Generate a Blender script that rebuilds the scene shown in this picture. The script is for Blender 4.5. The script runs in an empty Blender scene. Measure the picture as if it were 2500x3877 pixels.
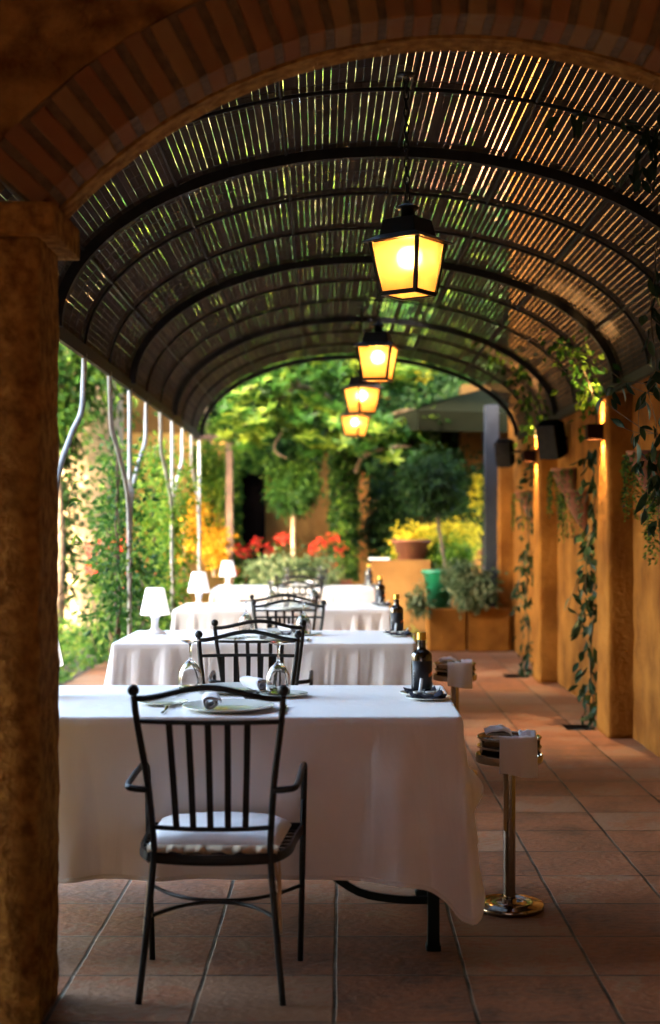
import bpy, math, random
from mathutils import Vector, Matrix, noise
R=math.radians; PI=math.pi
sc=bpy.context.scene; COL=sc.collection
F=3234.0; H=1.34
def Q(px,py,d): return Vector(((px-801)*d/F, d, H-(py-1227)*d/F))
rnd=random.Random(7)
# ------------------------------------------------------------------ mesh helper
class MB:
    def __init__(s): s.v=[];s.f=[];s.a=[];s.sm=[]
    def add(s,vs,fs,val=0.5,sm=False):
        o=len(s.v); s.v+=[tuple(p) for p in vs]
        for f in fs: s.f.append(tuple(i+o for i in f)); s.a.append(val); s.sm.append(sm)
        return s
    def box(s,c,size,rz=0,val=.5,M=None):
        x,y,z=[k/2 for k in size]
        vs=[Vector(p) for p in((-x,-y,-z),(x,-y,-z),(x,y,-z),(-x,y,-z),(-x,-y,z),(x,-y,z),(x,y,z),(-x,y,z))]
        if M is None: M=Matrix.Rotation(rz,3,'Z')
        vs=[M@p+Vector(c) for p in vs]
        return s.add(vs,[(3,2,1,0),(4,5,6,7),(0,1,5,4),(1,2,6,5),(2,3,7,6),(3,0,4,7)],val)
    def bbox(s,c,size,b=.004,rz=0,M=None,val=.5):
        # bevelled box
        x,y,z=[k/2 for k in size]; b=min(b,x*.9,y*.9,z*.9); vs=[];fs=[]
        if M is None: M=Matrix.Rotation(rz,3,'Z')
        rings=[(z-b)*-1,(z-b)]
        def ring(ix,iy,zz):
            return [(-ix+b,-iy,zz),(ix-b,-iy,zz),(ix,-iy+b,zz),(ix,iy-b,zz),(ix-b,iy,zz),(-ix+b,iy,zz),(-ix,iy-b,zz),(-ix,-iy+b,zz)]
        lv=[ring(x-b,y-b,-z),ring(x,y,-z+b),ring(x,y,z-b),ring(x-b,y-b,z)]
        for l in lv: vs+=l
        for k in range(3):
            for i in range(8): fs.append((k*8+i,k*8+(i+1)%8,k*8+8+(i+1)%8,k*8+8+i))
        fs.append(tuple(range(7,-1,-1))); fs.append(tuple(24+i for i in range(8)))
        return s.add([M@Vector(p)+Vector(c) for p in vs],fs,val)
    def tube(s,pts,r,n=8,cap=True,val=.5,flat=None,up=None,closed=False):
        pts=[Vector(p) for p in pts]; N=len(pts)
        rs=r if isinstance(r,(list,tuple)) else [r]*N
        vs=[];prev=None
        for i,p in enumerate(pts):
            if closed: t=pts[(i+1)%N]-pts[i-1]
            else: t=pts[min(i+1,N-1)]-pts[max(i-1,0)]
            if t.length<1e-9: t=Vector((0,0,1))
            t.normalize()
            if prev is None:
                u=Vector(up) if up else (Vector((0,0,1)) if abs(t.z)<.9 else Vector((0,1,0)))
            else: u=prev
            u=(u-t*u.dot(t))
            if u.length<1e-6: u=t.orthogonal()
            u.normalize(); prev=u; w=t.cross(u)
            for k in range(n):
                a=2*PI*(k+.5)/n
                if flat: # rectangular-ish: flat=(w,h)
                    ca,sa=math.cos(a),math.sin(a); m=max(abs(ca),abs(sa)); q=w*(ca/m*flat[0])+u*(sa/m*flat[1])
                else: q=(w*math.cos(a)+u*math.sin(a))*rs[i]
                vs.append(p+q)
        fs=[]
        for i in range(N if closed else N-1):
            j=(i+1)%N
            for k in range(n): fs.append((i*n+k,i*n+(k+1)%n,j*n+(k+1)%n,j*n+k))
        if cap and not closed: fs.append(tuple(range(n-1,-1,-1))); fs.append(tuple((N-1)*n+k for k in range(n)))
        return s.add(vs,fs,val,sm=(flat is None))
    def lathe(s,prof,c=(0,0,0),n=24,val=.5,sm=True):
        vs=[];fs=[];c=Vector(c)
        for r,z in prof:
            for k in range(n): a=2*PI*k/n; vs.append(c+Vector((r*math.cos(a),r*math.sin(a),z)))
        for i in range(len(prof)-1):
            for k in range(n): fs.append((i*n+k,i*n+(k+1)%n,(i+1)*n+(k+1)%n,(i+1)*n+k))
        return s.add(vs,fs,val,sm)
    def sphere(s,c,r,n=12,m=8,sc=(1,1,1)):
        pr=[(max(1e-5,r*math.sin(PI*i/m)),-r*math.cos(PI*i/m)) for i in range(m+1)]
        o=len(s.v); s.lathe(pr,(0,0,0),n)
        for i in range(o,len(s.v)):
            p=s.v[i]; s.v[i]=(p[0]*sc[0]+c[0],p[1]*sc[1]+c[1],p[2]*sc[2]+c[2])
        return s
    def leaf(s,p,d,L,W,up=None,val=None,fine=False,curl=.25):
        p=Vector(p); d=Vector(d)
        if d.length<1e-6: d=Vector((0,0,1))
        d.normalize()
        u=Vector(up) if up else Vector((rnd.gauss(0,1),rnd.gauss(0,1),rnd.gauss(0,1)+.6))
        w=d.cross(u)
        if w.length<1e-5: w=d.orthogonal()
        w.normalize(); nn=w.cross(d)
        if val is None: val=rnd.random()
        if fine:
            vs=[];ws=[.02,.7,1,.75,.05]; 
            for i,q in enumerate(ws):
                t=i/4; c=p+d*(L*t)-nn*(curl*L*t*t)
                vs+= [c-w*(W/2*q)+nn*(W*.16*q), c, c+w*(W/2*q)+nn*(W*.16*q)]
            fs=[]
            for i in range(4):
                a=i*3; fs+=[(a,a+1,a+4,a+3),(a+1,a+2,a+5,a+4)]
            s.add(vs,fs,val,True)
        else:
            m=p+d*(L*.45); tip=p+d*L-nn*(curl*L)
            s.add([p,m+w*(W/2)+nn*(W*.12),tip,m-w*(W/2)+nn*(W*.12)],[(0,1,2),(0,2,3)],val)
        return s
    def build(s,name,mat,parent=None,loc=None,bevel=0,solid=0,sub=0):
        vs=s.v
        if loc is not None: vs=[(a-loc[0],b-loc[1],c-loc[2]) for a,b,c in vs]
        me=bpy.data.meshes.new(name); me.from_pydata(vs,[],s.f)
        at=me.attributes.new('var','FLOAT','FACE'); at.data.foreach_set('value',s.a)
        me.polygons.foreach_set('use_smooth',s.sm); me.update()
        o=bpy.data.objects.new(name,me); COL.objects.link(o); me.materials.append(mat)
        if loc is not None: o.location=loc
        if parent: o.parent=parent
        if solid: m=o.modifiers.new('s','SOLIDIFY'); m.thickness=solid; m.offset=0
        if bevel: m=o.modifiers.new('b','BEVEL'); m.width=bevel; m.segments=2; m.limit_method='ANGLE'
        if sub: m=o.modifiers.new('d','SUBSURF'); m.levels=m.render_levels=sub
        return o
def tag(o,label=None,cat=None,group=None,kind=None):
    if label:o['label']=label
    if cat:o['category']=cat
    if group:o['group']=group
    if kind:o['kind']=kind
    return o
def thing(name,label,cat,loc=(0,0,0),rz=0,group=None):
    o=bpy.data.objects.new(name,None); COL.objects.link(o); o.location=loc; o.rotation_euler=(0,0,rz); o.empty_display_size=.1
    return tag(o,label,cat,group)
def dup(o,loc,rz,label,parent=None):
    c=o.copy(); COL.objects.link(c)
    if parent: c.parent=parent
    else: c.location=loc; c.rotation_euler=(0,0,rz); c['label']=label
    for ch in [k for k in COL.objects if k.parent==o]: dup(ch,None,None,None,c)
    return c
# ------------------------------------------------------------------ materials
def nt(name):
    m=bpy.data.materials.new(name); m.use_nodes=True; n=m.node_tree.nodes; l=m.node_tree.links
    return m,n,l,n['Principled BSDF']
def ramp(n,stops):
    r=n.new('ShaderNodeValToRGB'); e=r.color_ramp.elements
    while len(e)<len(stops): e.new(.5)
    for k,(p,c) in enumerate(stops): e[k].position=p; e[k].color=(*c,1)
    return r
def mat(name,c1,c2=None,rough=.6,metal=0,scale=8,bump=0,bscale=60,coat=0,detail=6,spec=.5,lo=.35,hi=.65,disp=0):
    m,n,l,b=nt(name); b.inputs['Roughness'].default_value=rough; b.inputs['Metallic'].default_value=metal
    b.inputs['Coat Weight'].default_value=coat; b.inputs['Specular IOR Level'].default_value=spec
    tc=n.new('ShaderNodeTexCoord')
    if c2 is None: c2=tuple(k*.85 for k in c1)
    no=n.new('ShaderNodeTexNoise'); no.inputs['Scale'].default_value=scale; no.inputs['Detail'].default_value=detail
    l.new(tc.outputs['Object'],no.inputs['Vector'])
    r=ramp(n,[(lo,c1),(hi,c2)]); l.new(no.outputs['Fac'],r.inputs['Fac']); l.new(r.outputs['Color'],b.inputs['Base Color'])
    if bump:
        n2=n.new('ShaderNodeTexNoise'); n2.inputs['Scale'].default_value=bscale; n2.inputs['Detail'].default_value=5
        l.new(tc.outputs['Object'],n2.inputs['Vector'])
        bp=n.new('ShaderNodeBump'); bp.inputs['Strength'].default_value=bump; bp.inputs['Distance'].default_value=.01
        l.new(n2.outputs['Fac'],bp.inputs['Height']); l.new(bp.outputs['Normal'],b.inputs['Normal'])
    return m
def leafmat(name,c1,c2,c3=None,trans=.4,rough=.45):
    m,n,l,b=nt(name)
    at=n.new('ShaderNodeAttribute'); at.attribute_name='var'
    r=ramp(n,[(0,c1),(.6,c2),(1,c3 or c2)]); l.new(at.outputs['Fac'],r.inputs['Fac'])
    l.new(r.outputs['Color'],b.inputs['Base Color']); b.inputs['Roughness'].default_value=rough; b.inputs['Specular IOR Level'].default_value=.12
    tr=n.new('ShaderNodeBsdfTranslucent'); mx=n.new('ShaderNodeMixShader'); mx.inputs[0].default_value=trans
    g=n.new('ShaderNodeHueSaturation'); g.inputs['Value'].default_value=1.5; l.new(r.outputs['Color'],g.inputs['Color']); l.new(g.outputs['Color'],tr.inputs['Color'])
    l.new(b.outputs[0],mx.inputs[1]); l.new(tr.outputs[0],mx.inputs[2]); l.new(mx.outputs[0],n['Material Output'].inputs['Surface'])
    return m
def emis(name,c,s):
    m,n,l,b=nt(name); b.inputs['Emission Color'].default_value=(*c,1); b.inputs['Emission Strength'].default_value=s; b.inputs['Base Color'].default_value=(*c,1); return m
M={}
M['stucco']=mat('ochre_stucco',(.25,.10,.016),(.135,.047,.007),rough=.9,scale=3.4,detail=10,bump=1,bscale=28,spec=.08)
M['stucco_bk']=mat('garden_stucco',(.23,.115,.03),(.16,.072,.017),rough=.9,scale=2.2,bump=.5,bscale=30,spec=.2)
M['pillar']=mat('pillar_plaster',(.36,.19,.045),(.16,.07,.016),rough=.9,scale=26,bump=1,bscale=90,spec=.05,detail=14,lo=.34,hi=.66)
M['salmon']=mat('salmon_render',(.22,.10,.05),(.18,.08,.038),rough=.9,scale=1.5)
M['inner']=mat('inner_wall',(.34,.34,.36),(.28,.28,.30),rough=.9,bump=.3)
M['plaster']=mat('shade_toned_plaster',(.27,.14,.034),(.10,.042,.01),rough=.9,scale=9,bump=1,bscale=40,spec=.05,detail=9,lo=.38,hi=.66)  # darker than the pillar plaster: dimness high on the arch put into the colour
M['iron']=mat('black_iron',(.009,.011,.011),(.006,.007,.007),rough=.42,scale=30,bump=.1,bscale=200,spec=.28)
M['rib']=mat('dark_rib_steel',(.016,.014,.013),(.010,.009,.008),rough=.6,scale=20,bump=.15,spec=.15)
M['galv']=mat('galvanised_steel',(.42,.42,.40),(.26,.26,.25),rough=.6,metal=.1,spec=.2,scale=6)
M['wire']=mat('tie_wire',(.02,.018,.016),rough=.6)
M['black']=mat('black_plastic',(.0018,.0018,.0019),(.0015,.0015,.0015),rough=.8,spec=.01,bump=.1)
M['soil']=mat('soil',(.05,.03,.018),(.025,.016,.01),rough=1,scale=20,bump=1)
M['terra']=mat('terracotta_pot',(.20,.065,.025),(.13,.04,.017),rough=.8,scale=9,bump=.3)
M['greenpot']=mat('green_plastic',(.01,.19,.09),(.008,.16,.075),rough=.35,scale=4)
M['bark']=mat('bark',(.22,.16,.11),(.10,.07,.045),rough=.95,scale=14,bump=.8)
M['stembrown']=mat('vine_stem',(.10,.065,.035),(.05,.035,.02),rough=.9,scale=30)
M['stempale']=mat('pale_stem',(.45,.33,.20),(.32,.22,.13),rough=.9,scale=10,bump=.4)
M['wood']=mat('brown_timber',(.13,.075,.05),(.07,.04,.028),rough=.8,scale=9,bump=.5)
M['tgreen']=mat('dark_green_metal',(.006,.011,.009),(.004,.008,.006),rough=.5,spec=.1)
M['silver']=mat('polished_steel',(.75,.76,.77),(.68,.69,.7),rough=.12,metal=1,scale=3)
M['gold']=mat('polished_brass_chrome',(.40,.34,.27),(.33,.28,.22),rough=.09,metal=1,scale=3)
M['goldcap']=mat('gold_cap',(.85,.50,.06),(.70,.38,.04),rough=.3,metal=.85)
M['bottle']=mat('dark_brown_glass',(.016,.009,.003),(.010,.006,.002),rough=.05,coat=1,spec=.8)
M['label']=mat('black_label',(.018,.02,.026),(.014,.016,.02),rough=.5)
M['orange']=mat('orange_print',(.75,.22,.06),rough=.5); M['wprint']=mat('pale_print',(.55,.56,.6),rough=.6)
M['china']=mat('pale_china',(.74,.76,.70),(.71,.74,.67),rough=.12,coat=.6,scale=2)
M['spoonc']=mat('grey_china',(.52,.55,.54),rough=.2,coat=.5)
M['navy']=mat('navy_paper',(.02,.025,.05),(.015,.018,.035),rough=.8)
M['slate']=mat('pale_napkin_edge',(.70,.69,.72),rough=.9)  # plain pale grey-white, not assigned to any part
M['lampw']=mat('lamp_white_plastic',(.82,.82,.83),(.80,.80,.81),rough=.4)
M['sconce']=mat('oxide_metal',(.018,.005,.003),(.012,.004,.002),rough=.8,spec=.05)
M['canopy']=mat('parasol_fabric',(.010,.011,.006),(.008,.009,.005),rough=.9,spec=0)
M['rope']=mat('natural_cotton',(.62,.50,.34),rough=.95)
M['paper']=mat('white_paper',(.8,.82,.88),rough=.8)
M['bluegrey']=mat('blue_grey_metal',(.032,.037,.047),(.025,.028,.036),rough=.5,scale=5,spec=.1)
M['speaker']=M['black']
def fabric(name,c,c2,sc_=900,b=.25,tr=.12):
    m,n,l,bs=nt(name); bs.inputs['Roughness'].default_value=.85; bs.inputs['Specular IOR Level'].default_value=.2
    try: bs.inputs['Sheen Weight'].default_value=.15
    except: pass
    tc=n.new('ShaderNodeTexCoord'); no=n.new('ShaderNodeTexNoise'); no.inputs['Scale'].default_value=3.5; no.inputs['Detail'].default_value=4
    l.new(tc.outputs['Object'],no.inputs['Vector']); r=ramp(n,[(.3,c),(.7,c2)]); l.new(no.outputs['Fac'],r.inputs['Fac']); l.new(r.outputs['Color'],bs.inputs['Base Color'])
    n1=n.new('ShaderNodeTexNoise'); n1.inputs['Scale'].default_value=9; n1.inputs['Detail'].default_value=5; n1.inputs['Distortion'].default_value=.6; mpv=n.new('ShaderNodeMapping'); mpv.inputs['Scale'].default_value=(1,1,.28); l.new(tc.outputs['Object'],mpv.inputs[0]); l.new(mpv.outputs[0],n1.inputs['Vector'])
    bp=n.new('ShaderNodeBump'); bp.inputs['Strength'].default_value=b; bp.inputs['Distance'].default_value=.02; l.new(n1.outputs['Fac'],bp.inputs['Height'])
    l.new(bp.outputs['Normal'],bs.inputs['Normal'])
    t=n.new('ShaderNodeBsdfTranslucent'); t.inputs['Color'].default_value=(*c,1); mx=n.new('ShaderNodeMixShader'); mx.inputs[0].default_value=tr
    l.new(bs.outputs[0],mx.inputs[1]); l.new(t.outputs[0],mx.inputs[2]); l.new(mx.outputs[0],n['Material Output'].inputs['Surface'])
    return m
M['cloth']=fabric('white_tablecloth',(.88,.87,.865),(.85,.84,.845),b=.35)
M['napkin']=fabric('white_napkin',(.79,.78,.80),(.75,.74,.77),b=.2)
M['cushion']=fabric('cream_cushion',(.86,.87,.86),(.84,.84,.82),b=.3,tr=0)
M['ruffle']=fabric('cream_ruffle',(.74,.60,.40),(.66,.52,.33),b=.3,tr=.2)
# slat material
m,n,l,b=nt('weathered_reed_slats'); at=n.new('ShaderNodeAttribute'); at.attribute_name='var'
r=ramp(n,[(0,(.019,.012,.009)),(.5,(.034,.022,.016)),(1,(.08,.056,.04))]); tc=n.new('ShaderNodeTexCoord'); mp=n.new('ShaderNodeMapping'); mp.inputs['Scale'].default_value=(60,4,60)
no=n.new('ShaderNodeTexNoise'); no.inputs['Scale'].default_value=1.5; no.inputs['Detail'].default_value=5
l.new(tc.outputs['Object'],mp.inputs[0]); l.new(mp.outputs[0],no.inputs['Vector'])
ad=n.new('ShaderNodeMath'); ad.operation='MULTIPLY_ADD'; ad.inputs[1].default_value=.8; l.new(no.outputs['Fac'],ad.inputs[0])
a2=n.new('ShaderNodeMath'); a2.operation='MULTIPLY_ADD'; a2.inputs[1].default_value=.5; a2.inputs[2].default_value=-.15; l.new(at.outputs['Fac'],a2.inputs[0]); l.new(a2.outputs[0],ad.inputs[2])
l.new(ad.outputs[0],r.inputs['Fac']); l.new(r.outputs['Color'],b.inputs['Base Color']); b.inputs['Roughness'].default_value=.8; b.inputs['Specular IOR Level'].default_value=.1
M['slat']=m
# glass / lantern pane
m,n,l,b=nt('clear_glass'); b.inputs['Transmission Weight'].default_value=1; b.inputs['Roughness'].default_value=.0; b.inputs['IOR'].default_value=1.45; M['glass']=m
m,n,l,b=nt('frosted_amber_pane'); g=n.new('ShaderNodeBsdfRefraction'); g.inputs['Roughness'].default_value=.5; g.inputs['IOR'].default_value=1.35; g.inputs['Color'].default_value=(1,.86,.55,1)
t=n.new('ShaderNodeBsdfTranslucent'); t.inputs['Color'].default_value=(.9,.52,.24,1); mx=n.new('ShaderNodeMixShader'); mx.inputs[0].default_value=.27
l.new(g.outputs[0],mx.inputs[1]); l.new(t.outputs[0],mx.inputs[2]); l.new(mx.outputs[0],n['Material Output'].inputs['Surface']); tcx=n.new('ShaderNodeTexCoord'); nx=n.new('ShaderNodeTexNoise'); nx.inputs['Scale'].default_value=18; nx.inputs['Detail'].default_value=6; l.new(tcx.outputs['Object'],nx.inputs['Vector']); rx_=ramp(n,[(.3,(.62,.32,.12)),(.7,(.95,.56,.26))]); l.new(nx.outputs['Fac'],rx_.inputs['Fac']); l.new(rx_.outputs['Color'],t.inputs['Color']); M['pane']=m
M['bulb']=emis('lit_bulb',(1,.62,.26),7)
M['lamplit']=emis('lit_lamp_shade',(1,.9,.85),.03); M['lamplit'].node_tree.nodes['Principled BSDF'].inputs['Base Color'].default_value=(.85,.85,.85,1)
# brick with per-face colour
m,n,l,b=nt('old_brick'); at=n.new('ShaderNodeAttribute'); at.attribute_name='var'; tc=n.new('ShaderNodeTexCoord')
no=n.new('ShaderNodeTexNoise'); no.inputs['Scale'].default_value=16; no.inputs['Detail'].default_value=8; l.new(tc.outputs['Object'],no.inputs['Vector'])
ad=n.new('ShaderNodeMath'); ad.operation='MULTIPLY_ADD'; ad.inputs[1].default_value=.7; l.new(no.outputs['Fac'],ad.inputs[0]); a2=n.new('ShaderNodeMath'); a2.operation='MULTIPLY_ADD'; a2.inputs[1].default_value=.7; a2.inputs[2].default_value=-.18; l.new(at.outputs['Fac'],a2.inputs[0]); l.new(a2.outputs[0],ad.inputs[2])
r=ramp(n,[(0,(.20,.075,.03)),(.45,(.19,.095,.038)),(1,(.23,.145,.058))]); l.new(ad.outputs[0],r.inputs['Fac']); l.new(r.outputs['Color'],b.inputs['Base Color']); b.inputs['Roughness'].default_value=.9; b.inputs['Specular IOR Level'].default_value=.05
bp=n.new('ShaderNodeBump'); bp.inputs['Strength'].default_value=.8; bp.inputs['Distance'].default_value=.01; l.new(no.outputs['Fac'],bp.inputs['Height']); l.new(bp.outputs['Normal'],b.inputs['Normal'])
M['brick']=m; M['mortar']=mat('lime_mortar',(.125,.075,.03),(.075,.045,.018),rough=.95,scale=30,bump=.6)
# floor tiles
m,n,l,b=nt('terracotta_tiles'); tc=n.new('ShaderNodeTexCoord'); 
n0=n.new('ShaderNodeTexNoise'); n0.inputs['Scale'].default_value=5; n0.inputs['Detail'].default_value=3; l.new(tc.outputs['Object'],n0.inputs['Vector'])
vm=n.new('ShaderNodeVectorMath'); vm.operation='SCALE'; vm.inputs['Scale'].default_value=.006; sb=n.new('ShaderNodeVectorMath'); sb.operation='SUBTRACT'; sb.inputs[1].default_value=(.5,.5,.5)
l.new(n0.outputs['Color'],sb.inputs[0]); l.new(sb.outputs[0],vm.inputs[0]); av=n.new('ShaderNodeVectorMath'); av.operation='ADD'; l.new(tc.outputs['Object'],av.inputs[0]); l.new(vm.outputs[0],av.inputs[1])
mp=n.new('ShaderNodeMapping'); mp.inputs['Location'].default_value=(-.365+3.9,-3.745+39.3*.1,0); l.new(av.outputs[0],mp.inputs[0])
bt=n.new('ShaderNodeTexBrick'); bt.offset=0; bt.inputs['Scale'].default_value=1; bt.inputs['Brick Width'].default_value=.39; bt.inputs['Row Height'].default_value=.393; bt.inputs['Mortar Size'].default_value=.0065; bt.inputs['Mortar Smooth'].default_value=.35
bt.inputs['Color1'].default_value=(0,0,0,1); bt.inputs['Color2'].default_value=(1,1,1,1); bt.inputs['Mortar'].default_value=(.5,.5,.5,1); bt.inputs['Bias'].default_value=0; l.new(mp.outputs[0],bt.inputs['Vector'])
n3=n.new('ShaderNodeTexNoise'); n3.inputs['Scale'].default_value=4.2; n3.inputs['Detail'].default_value=9; n3.inputs['Roughness'].default_value=.62; l.new(tc.outputs['Object'],n3.inputs['Vector'])
n4=n.new('ShaderNodeTexNoise'); n4.inputs['Scale'].default_value=38; n4.inputs['Detail'].default_value=6; mp4=n.new('ShaderNodeMapping'); mp4.inputs['Scale'].default_value=(.8,1.1,1); l.new(tc.outputs['Object'],mp4.inputs[0]); l.new(mp4.outputs[0],n4.inputs['Vector'])
ma=n.new('ShaderNodeMath'); ma.operation='MULTIPLY_ADD'; ma.inputs[1].default_value=.34; l.new(bt.outputs['Color'],ma.inputs[0]); l.new(n3.outputs['Fac'],ma.inputs[2])
mb_=n.new('ShaderNodeMath'); mb_.operation='MULTIPLY_ADD'; mb_.inputs[1].default_value=.5; l.new(n4.outputs['Fac'],mb_.inputs[0]); l.new(ma.outputs[0],mb_.inputs[2])
r=ramp(n,[(.55,(.07,.036,.022)),(.78,(.175,.072,.035)),(.95,(.235,.092,.042)),(1,(.22,.12,.068))]); l.new(mb_.outputs[0],r.inputs['Fac'])
mc=n.new('ShaderNodeMix'); mc.data_type='RGBA'; l.new(bt.outputs['Fac'],mc.inputs[0]); l.new(r.outputs['Color'],mc.inputs[6]); 
rg=ramp(n,[(.40,(.016,.011,.007)),(.66,(.11,.085,.06))]); l.new(n0.outputs['Fac'],rg.inputs['Fac']); l.new(rg.outputs['Color'],mc.inputs[7]); l.new(mc.outputs[2],b.inputs['Base Color'])
b.inputs['Roughness'].default_value=.5; b.inputs['Specular IOR Level'].default_value=.16
rr=n.new('ShaderNodeMapRange'); rr.inputs[3].default_value=.38; rr.inputs[4].default_value=.72; l.new(n3.outputs['Fac'],rr.inputs[0]); l.new(rr.outputs[0],b.inputs['Roughness'])
iv=n.new('ShaderNodeMath'); iv.operation='MULTIPLY_ADD'; iv.inputs[1].default_value=-1.2; l.new(bt.outputs['Fac'],iv.inputs[0]); l.new(n4.outputs['Fac'],iv.inputs[2])
bp=n.new('ShaderNodeBump'); bp.inputs['Strength'].default_value=.8; bp.inputs['Distance'].default_value=.008; l.new(iv.outputs[0],bp.inputs['Height']); l.new(bp.outputs['Normal'],b.inputs['Normal'])
M['tile']=m
M['grass']=leafmat('ground_leaves',(.025,.07,.012),(.07,.15,.022),(.18,.22,.04))
M['lf_dark']=leafmat('dark_foliage',(.006,.02,.005),(.014,.04,.009),(.04,.09,.015),trans=.25)
M['lf_mid']=leafmat('mid_foliage',(.007,.026,.006),(.028,.082,.012),(.12,.20,.025))
M['lf_bright']=leafmat('bright_foliage',(.02,.06,.008),(.09,.18,.016),(.28,.33,.04),trans=.5)
M['lf_mag']=leafmat('magnolia_foliage',(.007,.03,.006),(.035,.10,.012),(.24,.31,.035),trans=.4,rough=.3)  # wide ramp puts sunlit and shaded contrast into the leaf colour
M['lf_yel']=leafmat('yellow_foliage',(.22,.24,.02),(.52,.44,.03),(.8,.62,.06),trans=.45)
M['lf_far']=leafmat('pale_tree_leaves',(.02,.035,.012),(.08,.10,.04),(.28,.27,.15),trans=.35)  # pale mix toning the slat gaps away from plain green
M['lf_vine']=leafmat('vine_leaves',(.008,.022,.011),(.016,.036,.018),(.04,.06,.024),trans=.2,rough=.4)
M['lf_vary']=leafmat('variegated_leaves',(.015,.035,.012),(.07,.11,.045),(.30,.33,.18),trans=.25)
M['lf_red']=leafmat('red_petals',(.45,.02,.02),(.75,.04,.03),(.85,.14,.06),trans=.3)
M['lf_glint']=leafmat('sun_glint_leaves',(.20,.11,.01),(.45,.24,.015),(.7,.46,.04),trans=.5)  # gold ramp paints sunlit bokeh into the leaf colour
# ------------------------------------------------------------------ setting
def struct(o): o['kind']='structure'; return o
g=MB(); g.add([(-90,-40,-.03),(90,-40,-.03),(90,120,-.03),(-90,120,-.03)],[(0,1,2,3)]); struct(g.build('ground',M['soil']))
# floor in strips, leaving out the two planting pits
PITS=[(1.47,1.665,9.10,9.36),(1.44,1.65,12.25,12.55)]
fl=MB(); xs=[-4,1.44,1.47,1.65,1.665,4.2]; ys=[-4.5,9.10,9.36,12.25,12.55,15.55]
for i in range(len(xs)-1):
    for j in range(len(ys)-1):
        cx=(xs[i]+xs[i+1])/2; cy=(ys[j]+ys[j+1])/2
        if any(a<cx<b_ and c<cy<d_ for a,b_,c,d_ in PITS): continue
        x0=xs[i]
        if i==0 and j>=1: x0=-2.32
        if i==0 and j==0:
            fl.add([(-4,-4.5,0),(xs[1],-4.5,0),(xs[1],3.98,0),(-4,3.98,0)],[(0,1,2,3)])
            fl.add([(-2.32,3.98,0),(xs[1],3.98,0),(xs[1],ys[1],0),(-2.32,ys[1],0)],[(0,1,2,3)]); continue
        fl.add([(x0,ys[j],0),(xs[i+1],ys[j],0),(xs[i+1],ys[j+1],0),(x0,ys[j+1],0)],[(0,1,2,3)])
fl.box((-2.34,9.76,-.02),(.04,11.58,.036)); fl.box((0,15.56,-.02),(4.6,.02,.036))
struct(fl.build('floor',M['tile']))
for k,(a,b_,c,d_) in enumerate(PITS):
    p=MB(); p.add([(a,c,-.025),(b_,c,-.025),(b_,d_,-.025),(a,d_,-.025)],[(0,1,2,3)])
    struct(p.build('planting_pit',M['soil']))
# ------------------------------------------------------------------ brick arch with pillar (foreground)
YN,YF=3.70,3.98; AC=(.319,1.19); AR=1.514; SPR=2.19
def rough_grid(mb,p0,eu,ev,nu,nv,amp,nrm,fr=14,seed=0,edge=None):
    """grid of points p0+eu*u+ev*v pushed along nrm and, by the edge vector, sideways by noise"""
    vs=[];fs=[]
    for j in range(nv+1):
        for i in range(nu+1):
            p=Vector(p0)+Vector(eu)*(i/nu)+Vector(ev)*(j/nv)
            q=noise.fractal(p*fr+Vector((seed,0,0)),1,2,4)*amp
            vs.append(p+Vector(nrm)*q)
    for j in range(nv):
        for i in range(nu): a=j*(nu+1)+i; fs.append((a,a+1,a+nu+2,a+nu+1))
    mb.add(vs,fs,.5,True)
arch=thing('brick_archway','dark foreground archway of old brick with an ochre plastered pillar','archway',(-1.3,3.84,0))
def col_mesh(x0,x1,y0,y1,z0,z1,amp=.006,nz=120,cut=.012):
    # rounded box column, one closed skin, noise displaced
    mb=MB(); per=[]
    def seg(a,b_,n):
        for k in range(n): per.append(Vector(a).lerp(Vector(b_),k/n))
    c=cut
    seg((x0+c,y0,0),(x1-c,y0,0),14); seg((x1-c,y0,0),(x1,y0+c,0),2); seg((x1,y0+c,0),(x1,y1-c,0),9); seg((x1,y1-c,0),(x1-c,y1,0),2)
    seg((x1-c,y1,0),(x0+c,y1,0),8); seg((x0+c,y1,0),(x0,y1-c,0),2); seg((x0,y1-c,0),(x0,y0+c,0),6); seg((x0,y0+c,0),(x0+c,y0,0),2)
    cen=Vector(((x0+x1)/2,(y0+y1)/2,0)); N=len(per); vs=[];fs=[]
    for j in range(nz+1):
        z=z0+(z1-z0)*j/nz
        for p in per:
            q=Vector((p.x,p.y,z)); d=(p-cen); d.normalize()
            q+=d*(noise.fractal(q*14,1,2,3)*amp+noise.noise(q*2)*amp*.5); q.z=z
            vs.append(q)
    for j in range(nz):
        for i in range(N): fs.append((j*N+i,j*N+(i+1)%N,(j+1)*N+(i+1)%N,(j+1)*N+i))
    fs.append(tuple(range(N-1,-1,-1))); fs.append(tuple(nz*N+i for i in range(N)))
    mb.add(vs,fs,.5,True); return mb
base=Vector((-1.3,3.84,0))
def sh(mb,b): mb.v=[(x-b[0],y-b[1],z-b[2]) for x,y,z in mb.v]; return mb
sh(col_mesh(-1.9,-.815,YN,YF,0,2.115,amp=.0045),base).build('pillar',M['pillar'],arch)
sh(col_mesh(-1.95,-.765,YN-.05,YF+.05,2.112,2.195,amp=.003,nz=8,cut=.006),base).build('capital',M['pillar'],arch)
sh(col_mesh(1.46,2.6,YN,YF,0,2.10,amp=.010,nz=40),base).build('pillar',M['pillar'],arch)
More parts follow.
